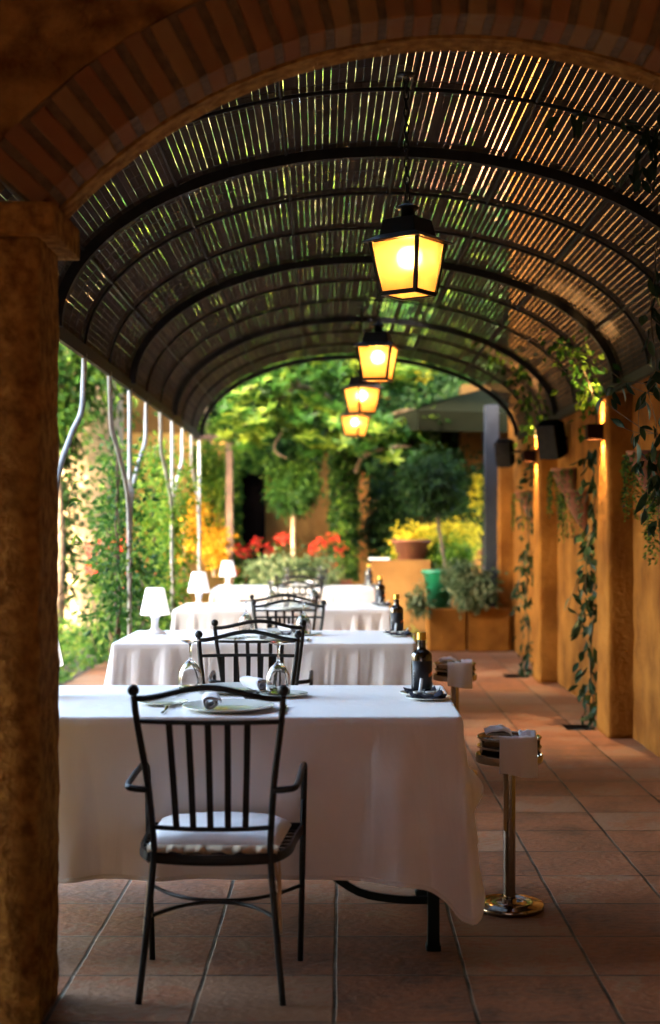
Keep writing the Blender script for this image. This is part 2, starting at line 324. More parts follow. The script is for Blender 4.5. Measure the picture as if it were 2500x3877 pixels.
# spandrel wall: extruded region above arc, ring radius RO
RO=AR+.20
def arc_pt(r,a): return (AC[0]+r*math.cos(a),AC[1]+r*math.sin(a))
aL=PI-math.asin((SPR-AC[1])/AR)*1.0; aL=PI-math.asin((2.19-AC[1])/RO); aR=math.asin((2.19-AC[1])/RO)
w=MB(); NA=60; vs=[];fs=[]
outer=[]
for k in range(NA+1):
    a=aL+(aR-aL)*k/NA; x,z=arc_pt(RO-.006,a); outer.append((x,z))
for (y) in (YN+.004,YF-.002):
    for x,z in outer: vs.append((x,y,z))
    for x,z in outer: vs.append((x,y,4.4))
n1=NA+1
for k in range(NA):
    fs.append((k,k+1,n1+k+1,n1+k)); b0=2*n1; fs.append((b0+k+1,b0+k,b0+n1+k,b0+n1+k+1)); fs.append((k+1,k,b0+k,b0+k+1))
w.add(vs,fs)
w.box(((-4+outer[0][0])/2,(YN+YF)/2,(2.19+4.4)/2),(outer[0][0]+4,YF-YN-.006,4.4-2.19))
w.box(((4.2+outer[-1][0])/2,(YN+YF)/2,(2.10+4.4)/2),(4.2-outer[-1][0],YF-YN-.006,4.4-2.10))
w.box((-2.95,(YN+YF)/2,1.095),(2.1,YF-YN-.006,2.19))
sh(w,base).build('spandrel_wall',M['plaster'],arch)
# mortar bed + bricks
bk=MB(); mo=MB(); ang0=PI-math.asin((2.185-AC[1])/AR); ang1=math.asin((2.12-AC[1])/AR)
def ring_seg(mb,a0,a1,r0,r1,y0,y1,val,n=2):
    vs=[];
    for k in range(n+1):
        a=a0+(a1-a0)*k/n
        for r,y in((r0,y0),(r1,y0),(r1,y1),(r0,y1)):
            x,z=arc_pt(r,a); vs.append((x,y,z))
    fs=[]
    for k in range(n):
        for j in range(4): fs.append((k*4+j,k*4+4+j,k*4+4+(j+1)%4,k*4+(j+1)%4))
    fs.append((0,1,2,3)); fs.append((n*4+3,n*4+2,n*4+1,n*4)); mb.add(vs,fs,val)
ring_seg(mo,ang0,ang1,AR+.006,RO-.008,YN+.006,YF-.004,.5,80)
nb=int((ang0-ang1)*AR/.072)
for k in range(nb):
    da=(ang0-ang1)/nb; a=ang0-da*k; j=rnd.uniform(-.002,.002); v=rnd.random()
    yy=YN-rnd.uniform(-.002,.006)
    ring_seg(bk,a-da*.13,a-da*.80,AR+j,RO-.004-rnd.uniform(0,.02),yy,YN+.155,v)
    v=min(1,max(0,v+rnd.uniform(-.3,.3)))
pe=MB(); ring_seg(pe,ang0,ang1,AR-.003,RO-.02,YN+.165,YF-.006,.5,80); sh(pe,base).build('plaster_edge',M['pillar'],arch)
sh(mo,base).build('mortar_bed',M['mortar'],arch); sh(bk,base).build('brick_ring',M['brick'],arch,bevel=.006)
# ------------------------------------------------------------------ arcade room behind the camera (roof, walls)
rw=MB(); rw.box((0.1,-.35,3.55),(8.4,8.1,.25)); ar=rw.build('arcade_ceiling',M['plaster'],loc=(0,0,3.4)); struct(ar); ar['kind']='structure'
rw=MB(); rw.box((4.1,-.4,1.7),(.25,8.1,3.42)); struct(rw.build('wall_behind_right',M['inner']))
rw=MB(); rw.box((-4.1,-.95,1.7),(.25,7.0,3.42)); rw.box((-4.1,3.2,2.9),(.25,1.3,1.0)); rw.box((-3.5,-4.4,1.7),(1.0,.25,3.42)); rw.box((2.3,-4.4,1.7),(3.4,.25,3.42)); rw.box((-1.2,-4.4,2.75),(3.6,.25,1.3)); struct(rw.build('wall_behind_camera',M['inner']))  # back opening and neutral wall tone shaped to light the near cloth
cw=MB(); cw.box((-3,-9.2,1.6),(24,.3,3.2)); o=cw.build('sun_screen_wall',M['inner'],loc=(-3,-9.2,0)); tag(o,'pale unseen wall added behind the arcade to keep sun off its floor','wall')  # added to keep direct sun out of the back opening
# unseen storey added over the arcade, sized to shade the corridor
up=MB(); HB=8.6; up.box((-7.0,3.8,2.21),(5.8,.28,4.42))  # low wing wall added to stop sun leaking in below the storey
up.box((-1.95,-.45,(HB+4.42)/2),(15.9,8.8,HB-4.42)); o=up.build('shade_storey',M['stucco'],loc=(-1.95,-.45,4.42)); tag(o,'unseen ochre storey added above the archway to shade the corridor','building')
# ------------------------------------------------------------------ house wall on the right with pilasters
XW=1.83
hw=thing('house_wall','long orange stucco house wall running along the right of the tiled walkway','wall',(XW,9.6,0))
def plane_grid_wall(x,y0,y1,z0,z1,ny,nz,amp,seed=0):
    mb=MB(); vs=[];fs=[]
    for j in range(nz+1):
        for i in range(ny+1):
            p=Vector((x,y0+(y1-y0)*i/ny,z0+(z1-z0)*j/nz)); p.x+=noise.fractal(p*5,1,2,3)*amp; vs.append(p)
    for j in range(nz):
        for i in range(ny): a=j*(ny+1)+i; fs.append((a,a+ny+1,a+ny+2,a+1))
    mb.add(vs,fs,.5,True); return mb
b=Vector((XW,9.6,0))
wm=plane_grid_wall(XW,3.985,15.3,0,2.6,280,60,.008); wm.box((XW+.2,9.64,1.3),(.36,11.3,2.6)); wm.box((XW+.2,9.64,5.3),(.4,11.3,5.4)); wm.box((XW+.19,15.31,1.3),(.4,.03,2.6))
sh(wm,b).build('wall_face',M['stucco'],hw)
PIL=[(5.7,6.1),(8.75,9.16),(11.84,12.25),(14.88,15.28)]
for a,c in PIL:
    pm=col_mesh(1.675,2.0,a,c,0,2.18,amp=.006,nz=60,cut=.008); sh(pm,b).build('pilaster',M['stucco'],hw)
# ------------------------------------------------------------------ vaulted pergola
def xc(d): return .07+.0165*(14.25-d)
ZS=2.27; VB=.83
def vp(t,d,off=0):   # t in 0..pi from left foot to right foot
    c=-math.cos(t); aR=XW-.03-xc(d); aa=(1.55 if c<0 else aR)
    x=xc(d)+c*(aa-off); z=ZS+math.sin(t)*(VB-off); return Vector((x,d,z))
# equal arc table
TT=[i/2000*PI for i in range(2001)]; SS=[0]
for i in range(2000): SS.append(SS[-1]+(vp(TT[i+1],9)-vp(TT[i],9)).length)
def tofs(s):
    import bisect
    i=min(1999,max(0,bisect.bisect_left(SS,s)-1)); f=(s-SS[i])/(SS[i+1]-SS[i]); return TT[i]+(TT[i+1]-TT[i])*f
pg=thing('vaulted_pergola','barrel vaulted pergola of dark steel hoops and reed slats over the dining tables','pergola',(0,9,0))
pb=Vector((0,9,0))
THK=[6.45,9.05,11.65,14.25]; HO=[4.72,5.58,6.45,7.32,8.18,9.05,9.92,10.78,11.65,12.52,13.38,14.25]
Y0=4.0; segs=[(Y0,4.72)]+[(HO[i],HO[i+1]) for i in range(len(HO)-1)]
sl=MB(); PITCH=.0315; NS=int(SS[-1]/PITCH)
for si,(y0,y1) in enumerate(segs):
    ph=rnd.uniform(0,.012); e0=.07 if si else 0; alt=.006 if si%2 else 0
    for k in range(NS):
        s0=k*PITCH+.004+ph; wd=rnd.gauss(.0293,.0005)
        if s0>SS[-1]*.60: wd-=.0014
        ya,yb=y0-e0*.6+rnd.uniform(-.006,.006),y1+.05+rnd.uniform(-.006,.006)
        va=rnd.random(); nseg=4; vs=[]; j0=rnd.gauss(0,.0003)
        pr=rnd.random(); 
        if 10.7<y0<12.6 and .50<s0/SS[-1]<.64 and pr<.45: wd*=.35
        for q in range(nseg+1):
            y=ya+(yb-ya)*q/nseg; j0+=rnd.gauss(0,.0003); sag=.004*math.sin(PI*q/nseg)
            ta=tofs(min(SS[-1],max(0,s0+j0))); tb=tofs(min(SS[-1],max(0,s0+j0+wd)))
            A=vp(ta,y,-.014-alt+sag); B=vp(tb,y,-.014-alt+sag); A2=vp(ta,y,-.018-alt+sag); B2=vp(tb,y,-.018-alt+sag)
            vs+=[A,B,B2,A2]
        fs=[(0,1,2,3),(nseg*4+3,nseg*4+2,nseg*4+1,nseg*4)]
        for q in range(nseg):
            for e in range(4): fs.append((q*4+e,q*4+4+e,q*4+4+(e+1)%4,q*4+(e+1)%4))
        sl.add(vs,fs,va)
sh(sl,pb).build('slat_mat',M['slat'],pg)
wr=MB()
for (y0,y1) in segs:
    n_=max(2,int((y1-y0)/.17))
    for q in range(1,n_+1):
        y=y0+(y1-y0)*(q-.4)/n_
        wr.tube([vp(PI*(.002+.996*i/70),y,-.0115+.0012*math.sin(i*2.3)) for i in range(71)],.0016,4,cap=False)
sh(wr,pb).build('tie_wires',M['wire'],pg)
for y in HO:
    mb=MB(); thick=y in THK
    if thick:
        mb.tube([vp(PI*i/64,y,.022) for i in range(65)],.02,4,flat=(.021,.024),up=(0,0,1) )
    else:
        mb.tube([vp(PI*i/64,y,.002) for i in range(65)],.0085,8)
    sh(mb,pb).build('arch_rib' if thick else 'hoop',M['rib'],pg)
for f in (.10,.235,.37,.505,.64,.775,.90):
    mb=MB(); t=tofs(SS[-1]*f); mb.tube([vp(t,Y0+(14.25-Y0)*i/30,-.002) for i in range(31)],.0085,6); sh(mb,pb).build('purlin',M['rib'],pg)
mb=MB(); mb.tube([vp(0,Y0+(14.25-Y0)*i/20,0)+Vector((0,0,-.01)) for i in range(21)],.02,4,flat=(.012,.034)); sh(mb,pb).build('eave_beam',M['rib'],pg)
mb=MB(); mb.tube([vp(PI,Y0+(14.25-Y0)*i/20,0)+Vector((0,0,-.01)) for i in range(21)],.02,4,flat=(.015,.03)); sh(mb,pb).build('eave_beam',M['rib'],pg)
def smooth(pts,n=8):
    out=[];P=[Vector(p) for p in pts]
    for i in range(len(P)-1):
        p0=P[max(i-1,0)];p1=P[i];p2=P[i+1];p3=P[min(i+2,len(P)-1)]
        for k in range(n):
            t=k/n; out.append(.5*((2*p1)+(-p0+p2)*t+(2*p0-5*p1+4*p2-p3)*t*t+(-p0+3*p1-3*p2+p3)*t**3))
    out.append(P[-1]); return out
for y in THK:
    fx=vp(0,y).x; mb=MB(); mb.tube([(fx,y,0),(fx,y,1.2),(fx,y,2.24)],.015,8); mb.lathe([(.0,.0),(.05,.0),(.05,.012),(.0,.012)],(fx,y,0),16); sh(mb,pb).build('post',M['galv'],pg)
    for s in (-1,1):
        if y+s*.87>14.3 : continue
        fx2=vp(0,y+s*.87).x
        mb=MB(); mb.tube(smooth([(fx-.0,y+s*.025,1.0),(fx,y+s*.03,1.35),(fx,y+s*.12,1.58),(fx,y+s*.45,1.80),(fx,y+s*.70,1.93),(fx2,y+s*.84,2.10),(fx2,y+s*.87,2.25)],6),.0145,8)
        sh(mb,pb).build('branch_strut',M['galv'],pg)
# ------------------------------------------------------------------ lanterns
def make_lantern():
    t=thing('hanging_lantern','','lantern',group='square lanterns hanging down the middle of the pergola')
    hb,ht,gh=.075,.1045,.2
    fr=MB(); pn=[]
    for i in range(4):
        a=PI/4+i*PI/2; c,s=math.cos(a)*math.sqrt(2),math.sin(a)*math.sqrt(2); a2=a+PI/2; c2,s2=math.cos(a2)*math.sqrt(2),math.sin(a2)*math.sqrt(2)
        p0=Vector((hb*c,hb*s,0));p1=Vector((ht*c,ht*s,gh));q0=Vector((hb*c2,hb*s2,0));q1=Vector((ht*c2,ht*s2,gh))
        fr.tube([p0,p1],.007,4,flat=(.0065,.0065)); fr.tube([p0,q0],.007,4,flat=(.005,.008)); fr.tube([p1,q1],.007,4,flat=(.005,.006))
        p=MB(); k=.992; V=[p0*k,q0*k,q1*k,p1*k]
        for u,z in zip(V,(0.002,.002,gh-.002,gh-.002)): u.z=z
        p.add(V+[v*.985 for v in V],[(0,1,2,3),(7,6,5,4),(0,4,5,1),(1,5,6,2),(2,6,7,3),(3,7,4,0)]); pn.append(p)
    fr.build('frame',M['iron'],t)
    for p in pn: p.build('glass_pane',M['pane'],t)
    bp_=MB(); bp_.box((0,0,.0),(hb*1.9,hb*1.9,.002)); bp_.build('bottom_pane',M['pane'],t)
    hd=MB(); 
    def sq(r,z): return [Vector((r*x,r*y,z)) for x,y in((-1,-1),(1,-1),(1,1),(-1,1))]
    lv=[(.1285,gh-.004),(.130,gh-.001),(.080,gh+.026),(.079,gh+.030),(.068,gh+.086),(.030,gh+.094)]
    vs=[];fs=[]
    for r_,z in lv: vs+=sq(r_,z)
    for i in range(len(lv)-1):
        for k in range(4): fs.append((i*4+k,i*4+(k+1)%4,i*4+4+(k+1)%4,i*4+4+k))
    fs.append((3,2,1,0)); hd.add(vs,fs)
    hd.build('hood',M['iron'],t,bevel=.001)
    ch=MB(); ch.lathe([(.0,gh+.09),(.0275,gh+.09),(.0275,gh+.128),(.046,gh+.130),(.046,gh+.133),(.030,gh+.142),(.012,gh+.150),(.005,gh+.160),(.0,gh+.161)],(0,0,0),20); ch.build('chimney_cap',M['iron'],t)
    bu=MB(); bu.sphere((0,0,.14),.031,16,10); bu.build('bulb',M['bulb'],t)
    so=MB(); so.lathe([(0,.168),(.016,.168),(.018,.197),(0,.197)],(0,0,0),14); so.build('bulb_socket',M['black'],t)
    cn=MB(); z=gh+.158; top=3.075-2.235; k=0
    while z<top:
        e=Matrix.Rotation(PI/2*(k%2)+.2,3,'Z'); pts=[]
        for i in range(12):
            a=2*PI*i/12; pts.append(e@Vector((.0095*math.cos(a),0,.0165*math.sin(a)+(.005 if math.sin(a)>0 else -.005)))+Vector((0,0,z+.017)))
        cn.tube(pts,.0033,5,closed=True); z+=.0325; k+=1
    cn.build('chain',M['iron'],t)
    cp=MB(); cp.lathe([(0,top-.002),(.036,top+.002),(.036,top+.008),(0,top+.014)],(0,0,0),18); cp.build('ceiling_plate',M['iron'],t)
    return t
LN=[(.2515,5.35,R(-34),'nearest and largest lit lantern hanging on a chain over the first table'),
    (.208,8.5,R(-14),'second lit lantern, seen right below the nearest lantern'),
    (.150,11.0,R(-56),'third lit lantern, partly overlapped by the second lantern above it'),
    (.115,13.8,R(-30),'lowest and farthest small lit lantern at the end of the lantern row')]
lan=None
for x,y,rz,lb in LN:
    if lan is None: lan=make_lantern(); lan.location=(x,y,2.235); lan.rotation_euler=(R(.6),R(-.5),rz); lan['label']=lb
    else: dup(lan,(x,y,2.235),rz,lb).rotation_euler=(R(rnd.uniform(-1.2,1.2)),R(rnd.uniform(-1.2,1.2)),rz)
# ------------------------------------------------------------------ chairs
def make_chair():
    t=thing('armchair','','chair',group='black wrought iron chairs at the white tables')
    upz=[0,.2,.393,.49,.62,.798,.87]; upx=[.203,.183,.166,.168,.178,.201,.207]; upy=[0,.02,.035,.03,.005,-.035,-.05]
    for s in (-1,1):
        mb=MB(); mb.tube(smooth([(s*x,y,z) for x,y,z in zip(upx,upy,upz)],5),.0095,10); mb.build('back_upright',M['iron'],t)
        mb=MB(); mb.sphere((s*.208,-.053,.886),.0165,14,10); mb.build('ball_finial',M['iron'],t)
        # arm + front leg as one bent tube
        mb=MB(); mb.tube(smooth([(s*.176,.005,.60),(s*.215,.005,.603),(s*.238,.03,.606),(s*.242,.16,.615),(s*.243,.30,.618),(s*.243,.355,.610),(s*.242,.38,.585),(s*.24,.385,.50)],5),.0095,10); mb.build('arm_rest',M['iron'],t)
        mb=MB(); mb.tube([(s*.24,.385,.505),(s*.236,.385,.3),(s*.229,.40,0)],.0095,10); mb.build('front_leg',M['iron'],t)
        mb=MB(); mb.tube(smooth([(s*.166,.035,.40),(s*.19,.05,.405),(s*.215,.12,.408),(s*.222,.24,.41),(s*.235,.385,.41)],4),.01,4,flat=(.004,.013)); mb.build('seat_side_bar',M['iron'],t)
    N=16
    mb=MB(); mb.tube([(.205*(2*i/N-1),-.047-.03*(1-(2*i/N-1)**2),.862+.034*(.5+.5*math.cos(PI*(2*i/N-1)))) for i in range(N+1)],.0088,10); mb.build('crest_rail',M['iron'],t)
    def rail(z,x,y,r,bow=.03,h=None):
        mb=MB(); mb.tube([(x*(2*i/N-1),y-bow*(1-(2*i/N-1)**2),z) for i in range(N+1)],r,8,flat=h); return mb
    rail(.798,.198,-.035,.007).build('back_rail',M['iron'],t); rail(.49,.165,.030,.007).build('back_rail',M['iron'],t)
    rail(.402,.166,.035,.0,.03,(.004,.0155)).build('seat_rear_bar',M['iron'],t)
    mb=MB(); mb.tube([(-.236,.385,.415),(.236,.385,.415)],.01,4,flat=(.004,.013)); mb.build('seat_front_bar',M['iron'],t)
    for k in (-2,-1,0,1,2):
        xt,xb=k*.0545,k*.0485; ft=1-(xt/.198)**2; fb=1-(xb/.165)**2
        mb=MB(); mb.tube([(xt,-.035-.03*ft,.80),((xt+xb)/2,.004-.03*(ft+fb)/2,.64),(xb,.03-.03*fb,.49)],.01,4,flat=(.0088,.003),up=(0,1,0)); mb.build('back_slat',M['iron'],t)
    for k in range(7):
        y=.07+k*.048; x=.195 if k==0 else .218
        mb=MB(); mb.box((0,y,.408),(2*x,.024,.004)); mb.build('seat_slat',M['iron'],t)
    for (ya,yb,ym) in ((.015,.015,.19),(.39,.39,.21)):
        mb=MB(); xx=.185 if ya<.1 else .232
        mb.tube([(xx*(2*i/N-1),ym+(ya-ym)*(abs(2*i/N-1)**2.4),.235) for i in range(N+1)],.0058,8); mb.build('curved_stretcher',M['iron'],t)
    # cushion
    mb=MB(); nu=26;nv=22; vs=[];fs=[]
    def cp(u,v,top):
        x=-.178+.356*u; y=.055+.31*v; k=(4*u*(1-u))**.35*(4*v*(1-v))**.35
        # widen to the front
        x*=1+.10*v
        wob=.004*noise.noise(Vector((x*18,y*18,2 if top else 5)))
        return (x*1.04,y,.424+(.056*k+wob+.006 if top else -.006*k))
    for tp in (1,0):
        for j in range(nv+1):
            for i in range(nu+1): vs.append(cp(i/nu,j/nv,tp))
    o=(nu+1)*(nv+1)
    for j in range(nv):
        for i in range(nu):
            a=j*(nu+1)+i; fs.append((a,a+1,a+nu+2,a+nu+1)); fs.append((o+a+nu+1,o+a+nu+2,o+a+1,o+a))
    ed=[i for i in range(nu+1)]+[j*(nu+1)+nu for j in range(1,nv+1)]+[nv*(nu+1)+i for i in range(nu-1,-1,-1)]+[j*(nu+1) for j in range(nv-1,0,-1)]
    for k in range(len(ed)): a,b_=ed[k],ed[(k+1)%len(ed)]; fs.append((b_,a,o+a,o+b_))
    mb.add(vs,fs,.5,True); cu=mb.build('seat_cushion',M['cushion'],t)
    # ruffle round the rear edge and sides
    rf=MB(); path=[]
    for i in range(90): path.append(Vector((-.187+.374*i/89,.053,.434)))
    vs=[];fs=[]
    for i,p in enumerate(path):
        w_=math.sin(i*.42+2.4*noise.noise(Vector((i*.13,3,1))))*(.4+1.3*abs(noise.noise(Vector((i*.09,8,2)))))
        vs+=[p,p+Vector((.002*w_,-.010-.006*w_,-.007+.004*w_)),p+Vector((.004*math.cos(i*.6),-.020-.010*w_,-.018+.007*w_+.004*noise.noise(Vector((i*.11,0,0)))))]
    for i in range(len(path)-1):
        for e in (0,1): fs.append((i*3+e,i*3+e+1,i*3+4+e,i*3+3+e))
    rf.add(vs,fs,.5,True); rf.build('cushion_ruffle',M['ruffle'],cu,solid=.0025)
    for s in (-1,1):
        for (dx,L,w0,ph) in ((0,.24,.012,0),(.012,.19,.014,1.3)):
            tb=MB(); vs=[];fs=[]; n_=12
            for i in range(n_+1):
                q=i/n_; wd=(w0*(.35+.9*q))/2; x=s*(.172+dx*s*.4+.010*math.sin(q*2+ph)+.012*q); y=.045+.012*math.sin(q*3+ph)+.02*dx; z=.425-L*q
                ang=1.1*math.sin(q*2.2+ph)
                vs+=[(x-wd*math.cos(ang),y-wd*math.sin(ang),z),(x+wd*math.cos(ang),y+wd*math.sin(ang),z)]
            for i in range(n_): fs.append((2*i,2*i+1,2*i+3,2*i+2))
            tb.add(vs,fs,.5,True); tb.build('tie_ribbon',M['ruffle'],cu,solid=.0015)
    return t
CH=[(-.372,3.885,R(-1.5),'black iron armchair nearest the camera, its whole back, legs and cream cushion showing'),
    (-.397,5.76,PI+R(.5),'black iron armchair facing us across the first table, behind the upturned glasses'),
    (-.396,6.56,R(1),'black iron armchair with its back to us at the near side of the second table'),
    (-.324,8.2,PI,'black iron armchair facing us across the second table'),
    (-.378,8.95,0,'black iron armchair with its back to us at the third table'),
    (-.38,11.05,PI,'black iron armchair facing us across the third table'),
    (-.39,12.45,0,'black iron armchair with its back to us at the fourth table'),
    (-.38,14.45,PI,'black iron armchair behind the fourth, farthest table')]
chair=None
for x,y,rz,lb in CH:
    if chair is None: chair=make_chair(); chair.location=(x,y,0); chair.rotation_euler=(0,0,rz); chair['label']=lb
    else: dup(chair,(x,y,0),rz,lb)
# ------------------------------------------------------------------ tables and cloths
ORD=['first','second','third','fourth']; TB=[(4.29,.370),(6.99,.370),(9.78,.336),(12.98,.30)]; TW=1.54; TD=.86
def make_table():
    t=thing('dining_table','','table',group='metal legged tables under the white cloths')
    mb=MB(); mb.bbox((0,0,.728),(TW-.02,TD-.02,.024),.004); mb.build('table_top',M['wood'],t)
    for sx in (-1,1):
        for sy in (-1,1):
            mb=MB(); mb.bbox((sx*(TW/2-.085),sy*(TD/2-.10),.358),(.038,.038,.716),.003); mb.bbox((sx*(TW/2-.085),sy*(TD/2-.10),.012),(.048,.048,.024),.004); mb.build('leg',M['tgreen'],t)
        if sx<0: continue
        mb=MB(); mb.tube(smooth([(sx*(TW/2-.085),-TD/2+.10,.16),(sx*(TW/2-.20),-TD/2+.10,.162),(sx*(TW/2-.32),-TD/2+.10,.185),(sx*(TW/2-.42),-TD/2+.10,.25)],4),.01,4,flat=(.006,.012)); mb.build('brace',M['tgreen'],t)
    return t
tab=None; HEM=[None]
def cloth(cx,y0,drop,seed,nfold,amp,flare,right_pull=0,tip=.10,cwf=.045):
    rr=random.Random(seed); hx,hy=TW/2,TD/2; cy=y0+hy; rc=.022
    per=[] # (x,y,nx,ny,cornerness)
    def line(ax,ay,bx,by,nx,ny,n):
        for k in range(n): u=k/n; per.append((ax+(bx-ax)*u,ay+(by-ay)*u,nx,ny))
    def corner(ccx,ccy,a0,n=7):
        for k in range(n): a=a0+PI/2*k/n; per.append((ccx+rc*math.cos(a),ccy+rc*math.sin(a),math.cos(a),math.sin(a)))
    line(-hx+rc,-hy,hx-rc,-hy,0,-1,300); corner(hx-rc,-hy+rc,-PI/2); line(hx,-hy+rc,hx,hy-rc,1,0,100); corner(hx-rc,hy-rc,0)
    line(hx-rc,hy,-hx+rc,hy,0,1,150); corner(-hx+rc,hy-rc,PI/2); line(-hx,hy-rc,-hx,-hy+rc,-1,0,100); corner(-hx+rc,-hy+rc,PI)
    N=len(per); NV=44; er=.009; vs=[];fs=[]
    # top
    s=0; S=[0]
    for i in range(1,N): s+=math.hypot(per[i][0]-per[i-1][0],per[i][1]-per[i-1][1]); S.append(s)
    fr=[(rr.uniform(.6,1.4)*nfold,rr.uniform(0,6.28),rr.uniform(.5,1)) for _ in range(5)]
    fr2=[(rr.uniform(.6,1.5)*(9 if nfold<4 else 14),rr.uniform(0,6.28),rr.uniform(.4,1)) for _ in range(4)]
    def fold2(u): return sum(a*math.sin(f*u*2*PI+p+2*math.sin(f*.23*u*6.28)) for f,p,a in fr2)/2*(.35+.65*abs(noise.noise(Vector((u*2.2,seed,9))))*2)
    def fold(u):
        return sum(a*math.sin(f*u*2*PI+p+1.3*math.sin(f*.37*u*6.28+p)) for f,p,a in fr)/2.4
    for j in range(NV+1):
        v=j/NV
        for i,(x,y,nx,ny) in enumerate(per):
            dc=math.hypot(abs(x)-hx,abs(y)-hy); cn=math.exp(-dc/.055); cw=math.exp(-(dc/.2)**2)
            dr=drop+tip*cn+.02*cw+.006*noise.noise(Vector((S[i]*3,seed,0)))
            if j<=4: # rounded edge
                a=PI/2*j/4; o=er*math.sin(a)-er; z=.75-er*(1-math.cos(a)); px,py=x+nx*o,y+ny*o
                if j==0: z=.75
            else:
                w_=(j-4)/(NV-4); z=.75-er-(dr-er)*w_
                g_=w_**.8
                o=fold(S[i])*amp*g_+fold2(S[i]+.03*w_)*(.0095 if nfold<4 else .0080)*g_**.7+flare*w_+cwf*cw*w_+ .012*g_*noise.noise(Vector((S[i]*4.2,w_*1.7,seed+3)))+.004*noise.fractal(Vector((S[i]*9+w_*3,w_*7,seed)),1,2,3)*g_
                # pulled drape at the right end
                if right_pull and nx>.5: o+=right_pull*(w_**1.2)*(1+.7*math.sin(y*9+.5)+.6*math.exp(-((w_-.55)/.13)**2)*math.exp(-((y-.05)/.14)**2))+.085*math.exp(-((w_-.52)/.16)**2)*math.exp(-((y+.17)/.10)**2)
                if right_pull and nx<=.5 and ny<-.5 : 
                    e=max(0,(x-(hx-.45))/.45); o+=.014*w_*math.sin(e*13)*e
                o-=.0022*math.exp(-(((S[i]+.11)%.385-.19)/.0045)**2)
                o=max(o,.004)
                tx,ty=-ny,nx
                lat=.012*w_*noise.noise(Vector((S[i]*6,5,seed)))
                px,py=x+nx*o+tx*lat,y+ny*o+ty*lat
            vs.append((cx+px,cy+py,z))
    for j in range(NV):
        for i in range(N): fs.append((j*N+i,(j+1)*N+i,(j+1)*N+(i+1)%N,j*N+(i+1)%N))
    mb=MB(); mb.add(vs,fs,.5,True)
    hv=[];hf=[]; J0=NV-1
    for j in range(J0,NV+1):
        for i in range(N):
            p=vs[j*N+i]; hv.append((p[0]+per[i][2]*.0022,p[1]+per[i][3]*.0022,p[2]-(.0008 if j==NV else 0)))
    for q in range(NV-J0):
        for i in range(N): hf.append((q*N+i,(q+1)*N+i,(q+1)*N+(i+1)%N,q*N+(i+1)%N))
    for i in range(N): hv.append(vs[J0*N+i])
    k0=(NV-J0+1)*N
    for i in range(N): hf.append((k0+i,i,(i+1)%N,k0+(i+1)%N))
    HEM[0]=MB().add(hv,hf,.5,True)
    # hem: a slightly proud doubled band along the bottom
    mb.add([(cx+p[0]-p[2]*er,cy+p[1]-p[3]*er,.75) for p in per],[tuple(range(N))],.5,False)
    return mb,(cx,cy,0)
for k,(y0,xr) in enumerate(TB):
    cx=xr-TW/2; cy=y0+TD/2
    tl=['metal table legs and brace under the nearest white cloth','table hidden under the second white cloth','table hidden under the third white cloth','table hidden under the farthest white cloth'][k]
    if tab is None: tab=make_table(); tab.location=(cx,cy,-.003); tab['label']=tl
    else: dup(tab,(cx,cy,-.003),0,tl)
    mb,loc=cloth(cx,y0,.50,11+k,[3.0,5.5,8.5,9.5][k],[.026,.024,.026,.026][k],[.012,.05,.03,.03][k],.030 if k==0 else .02,tip=.135 if k==0 else .05,cwf=.018 if k==0 else .045)
    o=mb.build('tablecloth',M['cloth'],loc=loc); sh(HEM[0],loc).build('hem',M['cloth'],o)
    tag(o,['nearest white tablecloth, its long beige shaded front filling the lower left','second white tablecloth, behind the nearest table, with a white lamp at its left end','third white tablecloth with vertical pleats, between second and farthest tables','farthest white tablecloth, just in front of the red flowers'][k],'tablecloth','white cloths over the dining tables')
# ------------------------------------------------------------------ tableware
ZT=.7505
def lathe_obj(name,prof,mat_,parent=None,n=40,solid=0):
    mb=MB(); mb.lathe(prof,(0,0,0),n); return mb.build(name,mat_,parent,solid=solid)
def plate(name,r,loc,label,grp,h=.016):
    mb=MB(); mb.lathe([(0,.004),(r*.55,.004),(r*.62,.005),(r*.70,.009),(r*.98,h),(r,h+.001),(r*.995,h-.002),(r*.72,.004),(r*.6,0),(0,0)],(0,0,0),56)
    mb.lathe([(r*.60,.0045),(r*.612,.0052)],(0,0,0),56)
    o=mb.build(name,M['china']); o.location=loc; return tag(o,label,'plate',grp)
def glassware(loc,label,grp):
    o_=[(.041,0),(.0425,.02),(.0425,.045),(.038,.068),(.027,.090),(.014,.104),(.0055,.112),(.0038,.122),(.0036,.150),(.006,.166),(.036,.1765),(.036,.178),(0,.178)]
    i_=[(0,.104),(.013,.099),(.0255,.086),(.0365,.066),(.041,.044),(.041,.02),(.0397,0)]
    mb=MB(); mb.lathe(o_,(0,0,0),36); mb.lathe(i_+[(.041,0)],(0,0,0),36)
    o=mb.build('wine_glass',M['glass']); o.location=loc; return tag(o,label,'wine glass',grp)
def napkin_roll(loc,rz,label,grp,L=.15,r0=.029):
    mb=MB(); vs=[];fs=[]; n_=64;m_=14
    for j in range(m_+1):
        w_=j/m_
        for i in range(n_+1):
            a=i/n_*4.3*PI; r_=r0*(1-.62*i/n_)*(1+.10*math.sin(3*a+1))*(1+.08*math.sin(w_*5)); sq=.78
            x=r_*math.cos(a+w_*.3); z=r_*math.sin(a+w_*.3)*sq+r0*sq
            vs.append((x,(w_-.5)*L+.004*math.sin(a*1.3),max(.0015,z)))
    for j in range(m_):
        for i in range(n_): a=j*(n_+1)+i; fs.append((a,a+1,a+n_+2,a+n_+1))
    mb.add(vs,fs,.5,True); o=mb.build('rolled_napkin',M['napkin'],solid=.0022); o.location=loc; o.rotation_euler=(0,0,rz); return tag(o,label,'napkin',grp)
